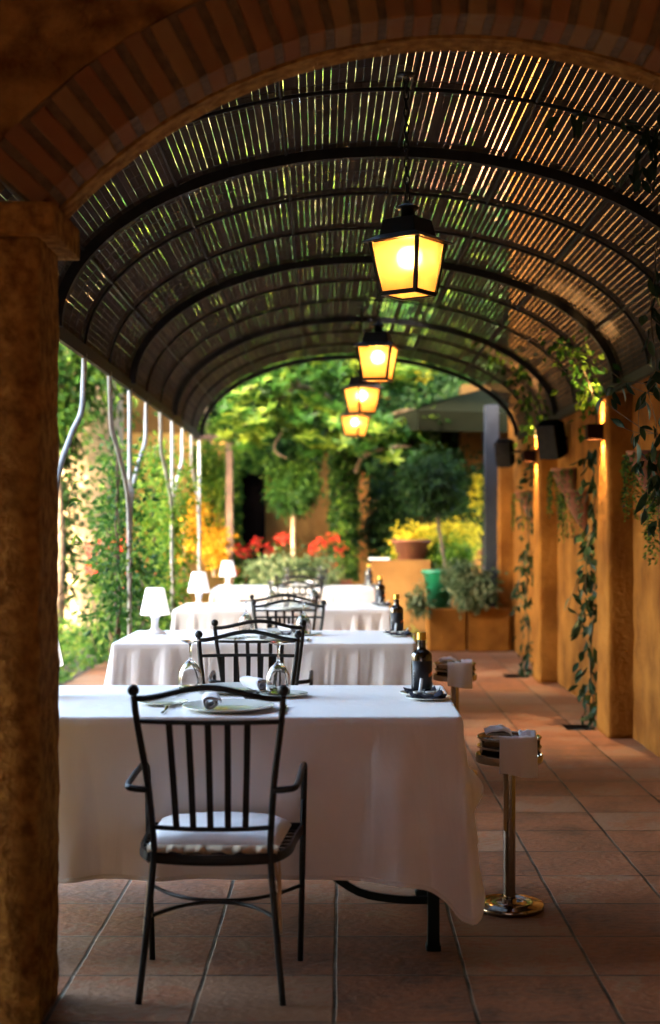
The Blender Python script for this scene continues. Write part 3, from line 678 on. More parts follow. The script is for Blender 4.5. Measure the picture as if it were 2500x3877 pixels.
def fork(loc,rz,label,grp):
    t=thing('fork',label,'fork',loc,rz,grp)
    mb=MB(); mb.tube(smooth([(0,-.095,.004),(0,-.06,.006),(0,0,.004),(0,.04,.010)],4),.003,8,flat=(.0045,.0014)); mb.build('handle',M['silver'],t)
    mb=MB(); mb.box((0,.05,.010),(.022,.022,.002))
    for k in range(4): mb.tube([(-.0095+k*.0063,.058,.010),(-.0095+k*.0063,.08,.007),(-.0095+k*.0063,.102,.012)],.0014,5)
    mb.build('tines',M['silver'],t); return t
def knife(loc,rz,label,grp):
    t=thing('knife',label,'knife',loc,rz,grp)
    mb=MB(); mb.tube(smooth([(0,-.10,.005),(0,-.06,.006),(0,-.01,.005)],4),.005,8,flat=(.0065,.003)); mb.build('handle',M['silver'],t)
    mb=MB(); mb.box((.001,.045,.005),(.016,.11,.0015)); mb.build('blade',M['silver'],t); return t
def glass_bowl(loc,label,grp):
    mb=MB(); mb.lathe([(0,0),(.018,0),(.024,.006),(.034,.028),(.035,.029),(.033,.028),(.0225,.008),(0,.005)],(0,0,0),28); o=mb.build('glass_dish',M['glass']); o.location=loc; return tag(o,label,'dish',grp)
for k,(y0,xr) in enumerate(TB):
    T=ORD[k]; cx=[-.37,-.36,-.36,-.38][k]; w_=T+' table'
    if k==3: w_='farthest table'
    plate('dinner_plate',.148,(cx,y0+.165,ZT),'pale green dinner plate on the near side of the '+w_,'pale dinner plates')
    plate('dinner_plate',.148,(cx-.015,y0+.655,ZT),'pale green dinner plate on the far side of the '+w_,'pale dinner plates')
    napkin_roll((cx-.055,y0+.15,ZT+.008),R(6),'rolled white napkin on the near plate of the '+w_,'rolled napkins on the plates')
    napkin_roll((cx+.055,y0+.64,ZT+.008),R(28),'rolled white napkin on the far plate of the '+w_,'rolled napkins on the plates')
    plate('side_plate',.082,(cx-.225,y0+.30,ZT),'small side plate left of the near plate on the '+w_,'small side plates',.011)
    plate('side_plate',.082,(cx+.165,y0+.52,ZT),'small side plate under the right glass on the '+w_,'small side plates',.011)
    glassware((cx-.18,y0+.70,ZT),'upturned wine glass left of the far plate on the '+w_,'upturned wine glasses')
    glassware((cx+.145,y0+.51,ZT+.010),'upturned wine glass right of the far plate on the '+w_,'upturned wine glasses')
    fork((cx-.197,y0+.14,ZT),0,'fork left of the near plate on the '+w_,'forks')
    knife((cx+.178,y0+.14,ZT),0,'knife right of the near plate on the '+w_,'knives')
    knife((cx-.19,y0+.60,ZT),PI+R(-14),'knife beside the far plate on the '+w_,'knives')
    glass_bowl((cx+.055,y0+.43,ZT),'small clear glass dish between the plates of the '+w_,'glass dishes')
    # bottle
    bx=[.274,.29,.275,.25][k]; by=y0+.56
    plate('saucer',.077,(bx+.002,by,ZT),'saucer under the dark bottle on the '+w_,'saucers at the bottles',.010)
    plate('saucer',.077,(bx+.016,by-.13,ZT),'saucer with two china spoons in front of the bottle on the '+w_,'saucers at the bottles',.010)
    for q,(nx_,ny_) in enumerate(((bx,by),(bx+.014,by-.13))):
        nm=MB(); vs=[];fs=[];NN=8
        for j in range(NN+1):
            for i in range(NN+1):
                u,v=i/NN-.5,j/NN-.5; rr_=math.hypot(u,v); z=.008+.034*max(0,(abs(u)+abs(v)-.52))+.003*math.sin(9*u+4*v+q); vs.append((u*.115,v*.095,z))
        for j in range(NN):
            for i in range(NN): a=j*(NN+1)+i; fs.append((a,a+1,a+NN+2,a+NN+1))
        nm.add(vs,fs,.5,True); o=nm.build('paper_napkin',M['navy'],solid=.001); o.location=(nx_,ny_,ZT); o.rotation_euler=(0,0,R(8)); tag(o,('folded navy paper napkin under the bottle on the ' if q==0 else 'navy paper napkin under the china spoons on the ')+w_,'paper napkin','navy paper napkins')
    bt_=thing('oil_bottle','dark square shouldered bottle with gold cap on the '+w_,'bottle',(bx,by,ZT+.012),R(10),'dark bottles at the right ends of the tables')
    mb=MB(); mb.lathe([(0,0),(.033,0),(.0365,.004),(.0365,.125),(.034,.134),(.026,.141),(.0165,.147),(.0145,.155),(.0142,.182),(.0150,.186),(0,.186)],(0,0,0),40); mb.build('glass_body',M['bottle'],bt_)
    mb=MB(); mb.lathe([(0,.180),(.0165,.180),(.0165,.1835),(.0158,.1845),(.0158,.203),(.0150,.205),(0,.205)],(0,0,0),28)
    for z in (.188,.192,.196): mb.lathe([(.0158,z),(.0164,z+.001),(.0158,z+.002)],(0,0,0),28)
    mb.build('screw_cap',M['goldcap'],bt_)
    def lab(a0,a1,z0,z1,r_,mt,nm_,par):
        mb=MB(); n_=12; vs=[];fs=[]
        for i in range(n_+1):
            a=a0+(a1-a0)*i/n_; vs+=[(r_*math.cos(a),r_*math.sin(a),z0),(r_*math.cos(a),r_*math.sin(a),z1)]
        for i in range(n_): fs.append((2*i,2*i+2,2*i+3,2*i+1))
        mb.add(vs,fs,.5,True); return mb.build(nm_,mt,par,solid=.0003)
    L_=lab(R(-165),R(10),.012,.108,.0369,M['label'],'label',bt_)
    mb=MB()
    for z in [.018+.0042*i for i in range(14)]:
        ln=R(rnd.uniform(6,13)); 
        for a0 in (R(-158),):
            r_=.0373; n_=3; vs=[];fs=[]
            for i in range(n_+1):
                a=a0+ln*i/n_; vs+=[(r_*math.cos(a),r_*math.sin(a),z),(r_*math.cos(a),r_*math.sin(a),z+.0016)]
            for i in range(n_): fs.append((2*i,2*i+2,2*i+3,2*i+1))
            mb.add(vs,fs)
    mb.build('label_print',M['wprint'],L_,solid=.0002)
    mb=MB(); r_=.0374; vs=[];fs=[]
    for i in range(9):
        a=R(-62)+R(50)*i/8; zz=.052+.010*i/8; vs+=[(r_*math.cos(a),r_*math.sin(a),zz),(r_*math.cos(a),r_*math.sin(a),zz+.012)]
    for i in range(8): fs.append((2*i,2*i+2,2*i+3,2*i+1))
    mb.add(vs,fs); mb.build('orange_stripe',M['orange'],L_,solid=.0002)
    for q,(dx,dy,rz,lb,tl_) in enumerate(((-.018,-.125,R(70),'upright handled china spoon left on the saucer at the bottle of the ',1),(.022,-.13,R(20),'lying china spoon right on the saucer at the bottle of the ',.55))):
        mb=MB(); mb.lathe([(0,.002),(.010,.003),(.017,.010),(.019,.017),(.018,.0172),(.015,.011),(0,.006)],(0,0,0),20)
        mb.tube(smooth([(.012,0,.010),(.024,0,.020*tl_+.006),(.032,0,.036*tl_+.006),(.038,0,.052*tl_+.004)],4),.004,8,flat=(.0055,.0022))
        o=mb.build('china_spoon',M['spoonc']); o.location=(bx+dx,by+dy,ZT+.010); o.rotation_euler=(0,0,rz); tag(o,lb+w_,'spoon','china spoons')
    # lamp
    if k>=0:
        lx=[-1.052,-1.03,-1.06,-1.12][k]; ly=y0+[.52,.60,.40,.45][k]
        lt=thing('table_lamp',['white cordless lamp mostly hidden behind the dark pillar, on the first table','large white cordless lamp on the left end of the second table','white cordless lamp on the left end of the third table','white cordless lamp on the left end of the farthest table'][k],'lamp',(lx,ly,ZT),0,'white cordless table lamps')
        s_=1.0
        mb=MB(); mb.lathe([(0,0),(.058,0),(.060,.004),(.055,.012),(.030,.022),(.020,.034),(.018,.060),(.022,.085),(.030,.098),(0,.100)],(0,0,0),36); mb.build('base',M['lampw'],lt)
        mb=MB(); mb.lathe([(0,.104),(.077,.104),(.081,.108),(.080,.114),(.052,.246),(.047,.252),(0,.253)],(0,0,0),40); mb.build('shade',M['lamplit'],lt)
# ------------------------------------------------------------------ ring stands with napkins
def stand(loc,label,rz=0):
    t=thing('bread_basket_stand',label,'stand',loc,rz,'polished metal stands beside the tables')
    mb=MB(); mb.lathe([(0,0),(.118,0),(.121,.004),(.121,.018),(.117,.022),(.088,.022),(.084,.027),(.078,.022),(.025,.022),(.024,.036),(.0,.036)],(0,0,0),56); mb.build('base_disc',M['gold'],t)
    mb=MB(); mb.lathe([(.0218,.03),(.0218,.53)],(0,0,0),28); mb.build('pole',M['gold'],t)
    mb=MB(); mb.lathe([(0,.515),(.116,.515),(.118,.518),(.118,.542),(.115,.545),(.112,.541),(.112,.520),(0,.520)],(0,0,0),56); mb.build('tray',M['gold'],t)
    for z0,h in ((.556,.012),(.588,.030)):
        mb=MB(); mb.lathe([(.102,z0-h),(.105,z0+.006),(.112,z0+.010),(.1135,z0+.0145),(.111,z0+.018),(.104,z0+.016),(.1,z0+.006),(.098,z0-h)],(0,0,0),56)
        if z0>.58: mb.lathe([(0,z0-h+.002),(.100,z0-h+.002)],(0,0,0),40)
        mb.build('bowl_ring',M['gold'],t)
    for a in (R(-20),R(100),R(200)):
        mb=MB(); mb.tube([(.106*math.cos(a),.106*math.sin(a),.52),(.106*math.cos(a),.106*math.sin(a),.60)],.004,8); mb.build('spacer',M['gold'],t)
    return t
def drape(loc,label,rz=0):
    # cloth laid in the bowl and hanging over its front rim
    mb=MB(); vs=[];fs=[]; W=.128; prof=[(.075,.590),(.03,.590),(-.03,.592),(-.075,.598),(-.100,.612),(-.1145,.620),(-.122,.606),(-.124,.57),(-.126,.53),(-.127,.515),(-.128,.488)]
    pr=smooth([(0,a,b_) for a,b_ in prof],4); n_=16
    for j,p in enumerate(pr):
        for i in range(n_+1):
            u=i/n_-.5; w_=W*(1+.10*max(0,(j/len(pr)-.5))); h=max(0,(j/len(pr)-.55))
            vs.append((u*w_,p.y-.030*h*math.sin(u*8+.6)-.012*(1-(2*u)**2)*(1 if j/len(pr)>.5 else .2),p.z+.004*noise.noise(Vector((u*8,j*.2,1)))-.045*u*h))
    for j in range(len(pr)-1):
        for i in range(n_): a=j*(n_+1)+i; fs.append((a,a+1,a+n_+2,a+n_+1))
    mb.add(vs,fs,.5,True); o=mb.build('draped_napkin',M['napkin'],solid=.003); o.location=loc; o.rotation_euler=(0,0,rz); return tag(o,label,'napkin','napkins on the stands')
def crumple(loc,label,s=.045,tilt=.4,sd=0):
    mb=MB(); vs=[];fs=[];n_=14
    for j in range(n_+1):
        for i in range(n_+1):
            u,v=i/n_-.5,j/n_-.5; a=u*2.6
            vs.append((s*2.2*math.sin(a)*.6,v*s*2.2,s*(.5*math.cos(a)+.35*noise.noise(Vector((u*4,v*4,sd))))+v*s*tilt))
    for j in range(n_):
        for i in range(n_): a=j*(n_+1)+i; fs.append((a,a+1,a+n_+2,a+n_+1))
    mb.add(vs,fs,.5,True); o=mb.build('folded_napkin',M['napkin'],solid=.003); o.location=loc; return tag(o,label,'napkin','napkins on the stands')
for (x,y,wh) in ((.582,4.86,'nearest'),(.60,7.45,'second')):
    stand((x,y,0),['polished metal stand with stacked rings to the right of the first table','polished metal stand half hidden behind the first table corner'][wh=='second'])
    drape((x+.01,y,0),'white napkin draped over the front of the '+wh+' metal stand',R(3))
    crumple((x-.035,y+.045,.607),'white napkin folded inside the bowl of the '+wh+' metal stand',.036,.2,3)
    crumple((x+.065,y+.0,.600),'small white napkin tip standing at the right rim of the '+wh+' metal stand',.024,.9,7)
    crumple((x,y-.005,.54),'white napkin squashed between the rings of the '+wh+' metal stand',.050,.0,5)
# ------------------------------------------------------------------ wall sconces, loudspeakers, wall pots
def sconce(x,y,z,label):
    t=thing('wall_sconce',label,'wall lamp',(x,y,z),0,'up and down wall lamps on the pilasters')
    mb=MB()
    for (cx_,cy_,sx,sy) in ((-.0,-.048,.10,.004),(-.0,.048,.10,.004),(-.048,0,.004,.092),(.048,0,.004,.092)): mb.box((cx_-.002,cy_,0),(sx,sy,.095))
    mb.build('housing',M['sconce'],t)
    mb=MB(); mb.lathe([(0,-.012),(.026,-.012),(.026,.012),(0,.012)],(0,0,0),16); mb.build('lamp_disc',emis('sconce_lamp',(1,.6,.2),25),t)
    for s in (1,-1):
        l_=bpy.data.lights.new('sconce_spot','SPOT'); l_.energy=SC_E; l_.color=(1,.62,.24); l_.spot_size=R(62); l_.spot_blend=.5; l_.shadow_soft_size=.012
        lo=bpy.data.objects.new('sconce_spot',l_); COL.objects.link(lo); lo.parent=t; lo.location=(.022,0,s*.016); lo.rotation_euler=(PI if s>0 else 0,0,0)
    return t
SC_E=5
sconce(1.622,8.955,1.948,'dark red box wall lamp glowing up and down on the nearer pilaster')
sconce(1.615,12.04,1.948,'wall lamp on the farther pilaster, half hidden by a black loudspeaker')
def speaker(loc,rz,label,s=1):
    t=thing('loudspeaker',label,'loudspeaker',loc,rz,'black loudspeakers on brackets')
    mb=MB(); Mx=Matrix.Rotation(R(18),3,'X'); mb.bbox((0,0,0),(.22*s,.20*s,.34*s),.03*s,M=Mx); mb.build('cabinet',M['black'],t)
    mb=MB(); mb.bbox(Mx@Vector((0,-.104*s,0)),(.19*s,.012*s,.31*s),.01,M=Mx); mb.build('grille',M['rib'],t)
    mb=MB(); mb.tube([(0,.06,0),(.12,.12,.02),(.30,.12,.0)],.014,8); mb.build('bracket',M['black'],t); return t
speaker(Q(1287,1025,11.3),R(-35),'large black loudspeaker on a bracket in front of the second pilaster',.9)
speaker(Q(1178,1056,14.2),R(-20),'smaller black loudspeaker farther along the wall beside the blue grey post',.82)
def wallpot(x,y,z,label,s=1):
    t=thing('wall_pot',label,'flower pot',(x,y,z),0,'terracotta pots hung on the house wall')
    mb=MB(); vs=[];fs=[]; n_=18; pr=[(0.002,-.30),(.03,-.26),(.075,-.15),(.105,-.05),(.115,0),(.125,.0),(.125,.025),(.108,.025),(.10,-.02),(0,-.03)]
    for r_,zz in pr:
        for k in range(n_+1): a=PI/2+PI*k/n_; vs.append((r_*s*math.cos(a)*1.5,r_*s*math.sin(a),zz*s))
    for i in range(len(pr)-1):
        for k in range(n_): fs.append((i*(n_+1)+k,i*(n_+1)+k+1,(i+1)*(n_+1)+k+1,(i+1)*(n_+1)+k))
    mb.add(vs,fs,.5,True); mb.build('pot',M['terra'],t,solid=.006)
    mb=MB()
    for q in range(26):
        a=PI/2+rnd.random()*PI; p=Vector((.13*s*math.cos(a),.09*s*math.sin(a)-.0,.01)); L=rnd.uniform(.1,.5)*s
        d=Vector((math.cos(a),math.sin(a),.6)); 
        for i in range(int(L/.014)):
            p+=d*.014; d=(d+Vector((0,0,-.35))).normalized(); d.x*=.85;d.y*=.9
            mb.leaf(p,(rnd.gauss(0,1),rnd.gauss(0,1),-.5),rnd.uniform(.02,.035),.014)
    mb.build('trailing_plant',M['lf_mid'],t); return t
def wy(px,off=.0): return (XW-.02-off)*F/(px-801)
for px,py,lb in ((1490,1062,'terracotta wall pot high on the wall just before the nearer pilaster'),(1548,1150,'terracotta wall pot at the right edge, lower than its neighbour'),(1306,1100,'upper terracotta wall pot between the two lit pilasters'),(1332,1150,'lower terracotta wall pot between the two lit pilasters'),(1218,1152,'small dark terracotta wall pot beyond the second pilaster')):
    d=wy(px,.1); wallpot(XW-.012,d,Q(px,py,d).z,lb,.95)
# ------------------------------------------------------------------ plants
def plant_obj(name,label,cat,parts,loc,group=None):
    """parts: list of (part name, MB world coords, material)"""
    t=thing(name,label,cat,loc,0,group)
    for nm,mb,mt in parts:
        if mb.v: sh(mb,loc).build(nm,mt,t)
    return t
def crown(mb,c,rad,ncl,nl,L,W,cr=.22,shell=.0,flat=None):
    c=Vector(c)
    for _ in range(ncl):
        while True:
            q=Vector((rnd.uniform(-1,1),rnd.uniform(-1,1),rnd.uniform(-1,1)))
            if shell<q.length<1: break
        cc=c+Vector((q.x*rad[0],q.y*rad[1],q.z*rad[2])); base_v=rnd.random()
        r_=cr*rnd.uniform(.6,1.4)
        for i in range(nl):
            o=Vector((rnd.gauss(0,.5),rnd.gauss(0,.5),rnd.gauss(0,.5)))*r_
            mb.leaf(cc+o,o+Vector((0,0,-.1)),L*rnd.uniform(.7,1.3),W*rnd.uniform(.7,1.3),val=min(1,max(0,base_v*.6+rnd.random()*.5)))
    return mb
def rosettes(mb,pts,L,W,n=9):
    for p in pts:
        ax=Vector((rnd.gauss(0,.5),rnd.gauss(0,.5)-.3,.9)).normalized(); v0=rnd.random()
        u=ax.orthogonal().normalized(); w_=ax.cross(u)
        for i in range(n):
            a=2*PI*i/n+rnd.random()*.5; d=(u*math.cos(a)+w_*math.sin(a))+ax*rnd.uniform(.1,.9)
            mb.leaf(Vector(p),d,L*rnd.uniform(.75,1.2),W,up=ax,val=min(1,v0*.7+rnd.random()*.4),fine=False,curl=.12)
def ivy(mb,fn,n,L=.05,push=.05):
    for _ in range(n):
        p,nn=fn(); p=Vector(p)+Vector(nn)*rnd.random()*push
        mb.leaf(p,Vector((rnd.gauss(0,.6),rnd.gauss(0,.3),-1)),L*rnd.uniform(.6,1.4),L*.9*rnd.uniform(.6,1.3),up=Vector(nn)+Vector((rnd.gauss(0,.4),rnd.gauss(0,.4),rnd.gauss(0,.4))))
def stem_path(pts,r0,r1,mb,n=6):
    P=smooth(pts,n); mb.tube(P,[r0+(r1-r0)*i/(len(P)-1) for i in range(len(P))],7); return P
def vine(name,label,pts,nleaf,L,W,mt,spread=.06,r=.006,fine=True,group=None,droop=-.8,hang=()):
    st=MB(); lf=MB(); P=stem_path(pts,r,r*.5,st)
    for i in range(nleaf):
        k=rnd.random()*(len(P)-1.001); p=P[int(k)].lerp(P[int(k)+1],k%1)
        o=Vector((rnd.gauss(0,1),rnd.gauss(0,.6),rnd.gauss(0,.6)))*spread
        lf.leaf(p+o,Vector((o.x*4+rnd.gauss(0,.35),o.y*3-.25,droop+rnd.gauss(0,.4))),L*rnd.uniform(.6,1.25),W*rnd.uniform(.7,1.2),fine=fine)
    for h in hang:
        stem_path(h[0],r*.6,r*.3,st); PP=smooth(h[0],6)
        for i in range(h[1]):
            k=rnd.random()*(len(PP)-1.001); p=PP[int(k)].lerp(PP[int(k)+1],k%1)
            lf.leaf(p+Vector((rnd.gauss(0,.012),rnd.gauss(0,.012),0)),Vector((rnd.gauss(0,.6),rnd.gauss(0,.4),-.8)),L*rnd.uniform(.6,1.2),W*rnd.uniform(.7,1.1),fine=fine)
    return plant_obj(name,label,'vine',[('stem',st,M['stembrown']),('leaves',lf,mt)],Vector((pts[0][0],pts[0][1],0)),group)
# wall vines rising from the pits
def wpt(px,py,d): return Q(px,py,d)
v1=[wpt(1378,1700,9.24),wpt(1384,1640,9.24),wpt(1376,1540,9.26),wpt(1385,1430,9.28),wpt(1378,1330,9.28),wpt(1384,1230,9.3),wpt(1386,1130,9.3),wpt(1380,1050,9.3)]
vine('climbing_vine','leafy climber rising from the floor pit behind the nearer lit pilaster',v1,150,.10,.042,M['lf_vine'],.035,group=None,hang=[([wpt(1382,1330,9.28),wpt(1355,1350,9.25),wpt(1335,1385,9.2),wpt(1325,1420,9.2)],14),([wpt(1384,1390,9.26),wpt(1360,1430,9.2),wpt(1352,1480,9.2)],16),([wpt(1380,1240,9.3),wpt(1368,1290,9.22),wpt(1365,1400,9.2)],18)])
v2=[wpt(1228,1583,12.4),wpt(1234,1500,12.4),wpt(1225,1400,12.42),wpt(1236,1300,12.45),wpt(1230,1200,12.45),wpt(1238,1090,12.45),wpt(1232,1040,12.45)]
vine('climbing_vine','climber rising from the farther floor pit behind the second pilaster',v2,170,.10,.045,M['lf_vine'],.045,fine=False,hang=[([wpt(1230,1290,12.4),wpt(1212,1330,12.35),wpt(1206,1420,12.3)],16)])
# vine over the vault foot near the sconces
v3=[wpt(1395,1010,9.3),wpt(1385,930,9.1),wpt(1360,860,9.0),wpt(1330,820,9.1),wpt(1300,790,9.2)]
vine('climbing_vine','yellow green leaves lit by the nearer wall lamp where vault meets wall',v3,150,.06,.045,M['lf_mid'],.075,fine=False)
v4=[wpt(1250,1020,12.0),wpt(1240,950,11.8),wpt(1222,890,11.7),wpt(1195,850,11.8),wpt(1150,800,12)]
vine('climbing_vine','dark leaves over the vault foot above the farther loudspeaker',v4,150,.07,.05,M['lf_mid'],.085,fine=False)
# foreground vine top right and right edge
v5=[wpt(1600,330,5.3),wpt(1545,300,5.3),wpt(1480,290,5.4),wpt(1420,282,5.4),wpt(1370,272,5.4),wpt(1310,262,5.4)]
vine('hanging_vine','dark leafy vine crossing the top right of the vault',v5,22,.075,.034,M['lf_vine'],.025,r=.0028,hang=[
  ([wpt(1520,300,5.3),wpt(1500,360,5.3),wpt(1490,420,5.3)],12),([wpt(1545,300,5.3),wpt(1530,380,5.3),wpt(1535,470,5.3)],9),
  ([wpt(1560,480,5.3),wpt(1480,410,5.4),wpt(1400,395,5.5),wpt(1300,385,5.6),wpt(1240,360,5.7)],7),([wpt(1380,270,5.4),wpt(1360,250,5.4),wpt(1350,235,5.4)],2)])
v6=[wpt(1600,520,5.8),wpt(1535,560,5.8),wpt(1528,640,5.8),wpt(1518,700,5.8),wpt(1522,780,5.8),wpt(1530,860,5.8),wpt(1510,900,6),wpt(1532,1000,5.8),wpt(1520,1080,5.8),wpt(1535,1180,5.8),wpt(1540,1300,5.8)]
vine('hanging_vine','long leaved vine hanging down the right edge in front of the wall pots',v6,52,.085,.034,M['lf_vine'],.022,r=.003,hang=[
  ([wpt(1535,1010,5.8),wpt(1490,1010,5.9),wpt(1440,990,6),wpt(1425,975,6)],5),([wpt(1520,900,5.9),wpt(1470,890,6),wpt(1430,905,6),wpt(1410,930,6)],7),
  ([wpt(1540,880,5.8),wpt(1495,940,5.8),wpt(1490,1010,5.8),wpt(1500,1080,5.8)],12),([wpt(1540,1100,5.8),wpt(1505,1150,5.8),wpt(1510,1210,5.8)],9)])
tn=MB(); tn.tube(smooth([wpt(1230,800,7.2),wpt(1245,790,7),wpt(1300,850,6.8),wpt(1360,900,6.6),wpt(1420,945,6.4),wpt(1500,1000,6.2),wpt(1560,1020,6)],6),.0022,5)
tn.tube(smooth([wpt(1200,792,7.6),wpt(1300,800,7),wpt(1400,850,6.6),wpt(1480,905,6.3),wpt(1560,930,6)],6),.0022,5)
lo=wpt(1560,1020,6); o=tn.build('vine_tendril',M['stembrown'],loc=lo); tag(o,'two thin bare tendrils crossing in front of the right side of the vault','tendril')
# sprig at the pillar edge
sg=MB(); st=MB()
for (a,b_,c_) in (((128,1260,5.0),(150,1210,5.0),(170,1130,5.0)),((128,1330,5.0),(160,1290,5.0),(176,1240,5)),((128,1400,5.0),(165,1365,5.0),(215,1352,5))):
    P=smooth([wpt(*a),wpt(*b_),wpt(*c_)],6); st.tube(P,.0012,4)
    for k in range(5): p=P[rnd.randrange(4,len(P))]; sg.leaf(p,(rnd.uniform(.2,1),rnd.gauss(0,.3),rnd.gauss(0,.5)),rnd.uniform(.03,.055),.011,fine=True)
plant_obj('sprig','thin light green sprigs poking out beside the dark pillar','sprig',[('stem',st,M['stembrown']),('leaves',sg,M['lf_bright'])],wpt(128,1330,5.0))
# left: climber on the first visible post
def climber(label,px,d,py0,py1,n,L,mt,spread,stem=True,nst=3):
    st=MB(); lf=MB()
    for s in range(nst):
        pts=[]; 
        for i in range(9):
            y=py1+(py0-py1)*i/8; pts.append(Q(px+rnd.uniform(-.5,.5)*spread*F/d*.25,y,d+rnd.uniform(-.1,.1)))
        stem_path(pts,.011,.004,st)
    ncl=max(6,n//26)
    for c in range(ncl):
        y=py0+(py1-py0)*rnd.random(); cc=Q(px+rnd.gauss(0,.42)*spread*F/d,y,d+rnd.gauss(0,.2)); v0=rnd.random()
        for i in range(26):
            o=Vector((rnd.gauss(0,1),rnd.gauss(0,1),rnd.gauss(0,1)))*.075
            lf.leaf(cc+o,o+Vector((0,0,-.03)),L*rnd.uniform(.6,1.3),L*.55,val=min(1,v0*.55+rnd.random()*.5))
    b_=Q(px,1300,d); b_.z=0
    return plant_obj('climbing_shrub',label,'shrub',[('stem',st,M['stembrown']),('leaves',lf,mt)],b_)
climber('green climber wrapped round the first visible grey branching post',275,9.25,1060,1500,1000,.055,M['lf_mid'],.13)
climber('climbing rose rising from the bed left of the first branching post',258,13.4,1060,1560,1150,.075,M['lf_mid'],.15)
climber('light green shrub between the first and second branching posts',362,12.6,1040,1430,1500,.07,M['lf_bright'],.20)
climber('climber on the second grey branching post',405,11.7,1090,1420,900,.055,M['lf_bright'],.10)
climber('low leafy shrub behind the second table lamp',330,11.0,1300,1500,900,.06,M['lf_mid'],.2)
def flowers(label,pts,d,r=.05,n=20,name='red_flowers',mt='lf_red',stems=True,zb=None):
    st=MB(); lf=MB(); rds=[]
    for px,py in pts:
        rd=MB(); rds.append(('bloom',rd,M[mt]))
        c=Q(px,py,d+rnd.uniform(-.2,.2))
        for i in range(n):
            o=Vector((rnd.gauss(0,1),rnd.gauss(0,1),rnd.gauss(0,1)))*r*.6; rd.leaf(c+o,o,r*.9,r*.9)
        if stems: st.tube(smooth([c,c+Vector((rnd.uniform(-.1,.1),.05,-.3)),Vector((c.x*.9+Q(sum(p[0] for p in pts)/len(pts),py,d).x*.1,c.y+.1,max(0,c.z-.8)))],3),.005,5)
        for i in range(14):
            o=Vector((rnd.gauss(0,.12),rnd.gauss(0,.12),-rnd.random()*.35)); lf.leaf(c+o,(rnd.gauss(0,1),rnd.gauss(0,1),.2),.06,.045)
    b_=Q(sum(p[0] for p in pts)/len(pts),1300,d); b_.z=0
    return plant_obj(name,label,'flowers',[('stem',st,M['stembrown']),('leaves',lf,M['lf_mid'])]+rds,b_)
flowers('red flowers among the climbers beside the first branching post',[(268,1275),(290,1268),(315,1270),(218,1280),(214,1328),(285,1345),(300,1280),(345,1330),(350,1355)],13.0,.045)
flowers('red geranium blooms left of the pale stemmed standard tree',[(548,1275),(560,1290),(575,1285),(600,1262),(598,1275),(625,1280),(630,1290),(662,1250),(655,1262),(610,1325),(545,1335),(590,1345),(670,1260)],17.6,.042,22)
flowers('red geranium blooms in the terracotta pot right of the standard tree',[(728,1285),(760,1270),(775,1250),(790,1285),(772,1325),(795,1278),(745,1262),(782,1262)],17.2,.042,22)
# low planting in the bed (stuff)
gc=MB()
for _ in range(16000):
    x=rnd.uniform(-6.5,-2.35); y=rnd.uniform(8.5,22); z=rnd.random()**2*.28*(1+.8*noise.noise(Vector((x*1.5,y*1.5,0))))
    if x>-2.55: z*=.4
    gc.leaf((x,y,z),(rnd.gauss(0,1),rnd.gauss(0,1),.7),rnd.uniform(.05,.11),rnd.uniform(.03,.06))
for _ in range(5000):
    x=rnd.uniform(-2.4,2.2); y=rnd.uniform(15.65,22); z=rnd.random()**2*.2
    gc.leaf((x,y,z),(rnd.gauss(0,1),rnd.gauss(0,1),.7),rnd.uniform(.06,.12),rnd.uniform(.03,.06))
o=gc.build('ground_cover',M['grass']); o['kind']='stuff'; o['label']='low green leaves covering the garden bed'
# ------------------------------------------------------------------ garden background
bw=MB(); YB=19.6
bw.box((0.5,YB+.15,1.6),(12,.3,3.2)); bo=bw.build('garden_wall',M['stucco_bk'],loc=(0.5,YB,0)); tag(bo,'ochre garden wall behind the red flowers at the far end','wall')
bw=MB(); bw.box((-3.9,17.4,2.2),(2.1,1.2,4.4)); bo=bw.build('garden_house',M['stucco_bk'],loc=(-3.9,17.4,0)); bo.data.materials[0]=mat('beige_render',(.30,.22,.13),(.24,.17,.10),rough=.9,bump=.4)
tag(bo,'sunlit ochre house corner at the far left beyond the posts','building')
gw=MB(); gw.box((-2.4,18.9,1.3),(1.6,.25,2.6)); o=gw.build('sunlit_ochre_wall',mat('sunlit_ochre_render',(.62,.33,.08),(.50,.24,.05),rough=.9,bump=.4),loc=(-2.4,18.9,0)); tag(o,'short ochre wall behind the table lamps, its sun glow put into the colour','wall')  # brighter golden tone paints the sunlit look of an ochre wall
bn=MB(); bn.box((-1.9,15.9,.42),(.9,.35,.06)); bn.box((-2.25,15.9,.195),(.06,.3,.39)); bn.box((-1.55,15.9,.195),(.06,.3,.39)); bo=bn.build('wooden_bench',mat('honey_wood',(.62,.36,.12),(.5,.27,.08),rough=.6),loc=(-1.9,15.9,0)); tag(bo,'low honey coloured wooden bench in the sun behind the third table','bench')
# brown timber frame
tf=thing('timber_doorframe','brown timber post and beam beside the dark ivy doorway','doorframe',Q(536,1300,17.0)*1); tf.location.z=0; lc=Vector(tf.location)
for px,wd in ((536,.085),): 
    mb=MB(); x=Q(px,0,17).x; mb.bbox((x,17,1.2),(wd,.10,2.4),.006); sh(mb,lc).build('post',M['wood'],tf)
mb=MB(); mb.bbox((Q(500,0,17).x,17,2.43),(.62,.11,.06),.005); sh(mb,lc).build('beam',M['wood'],tf)
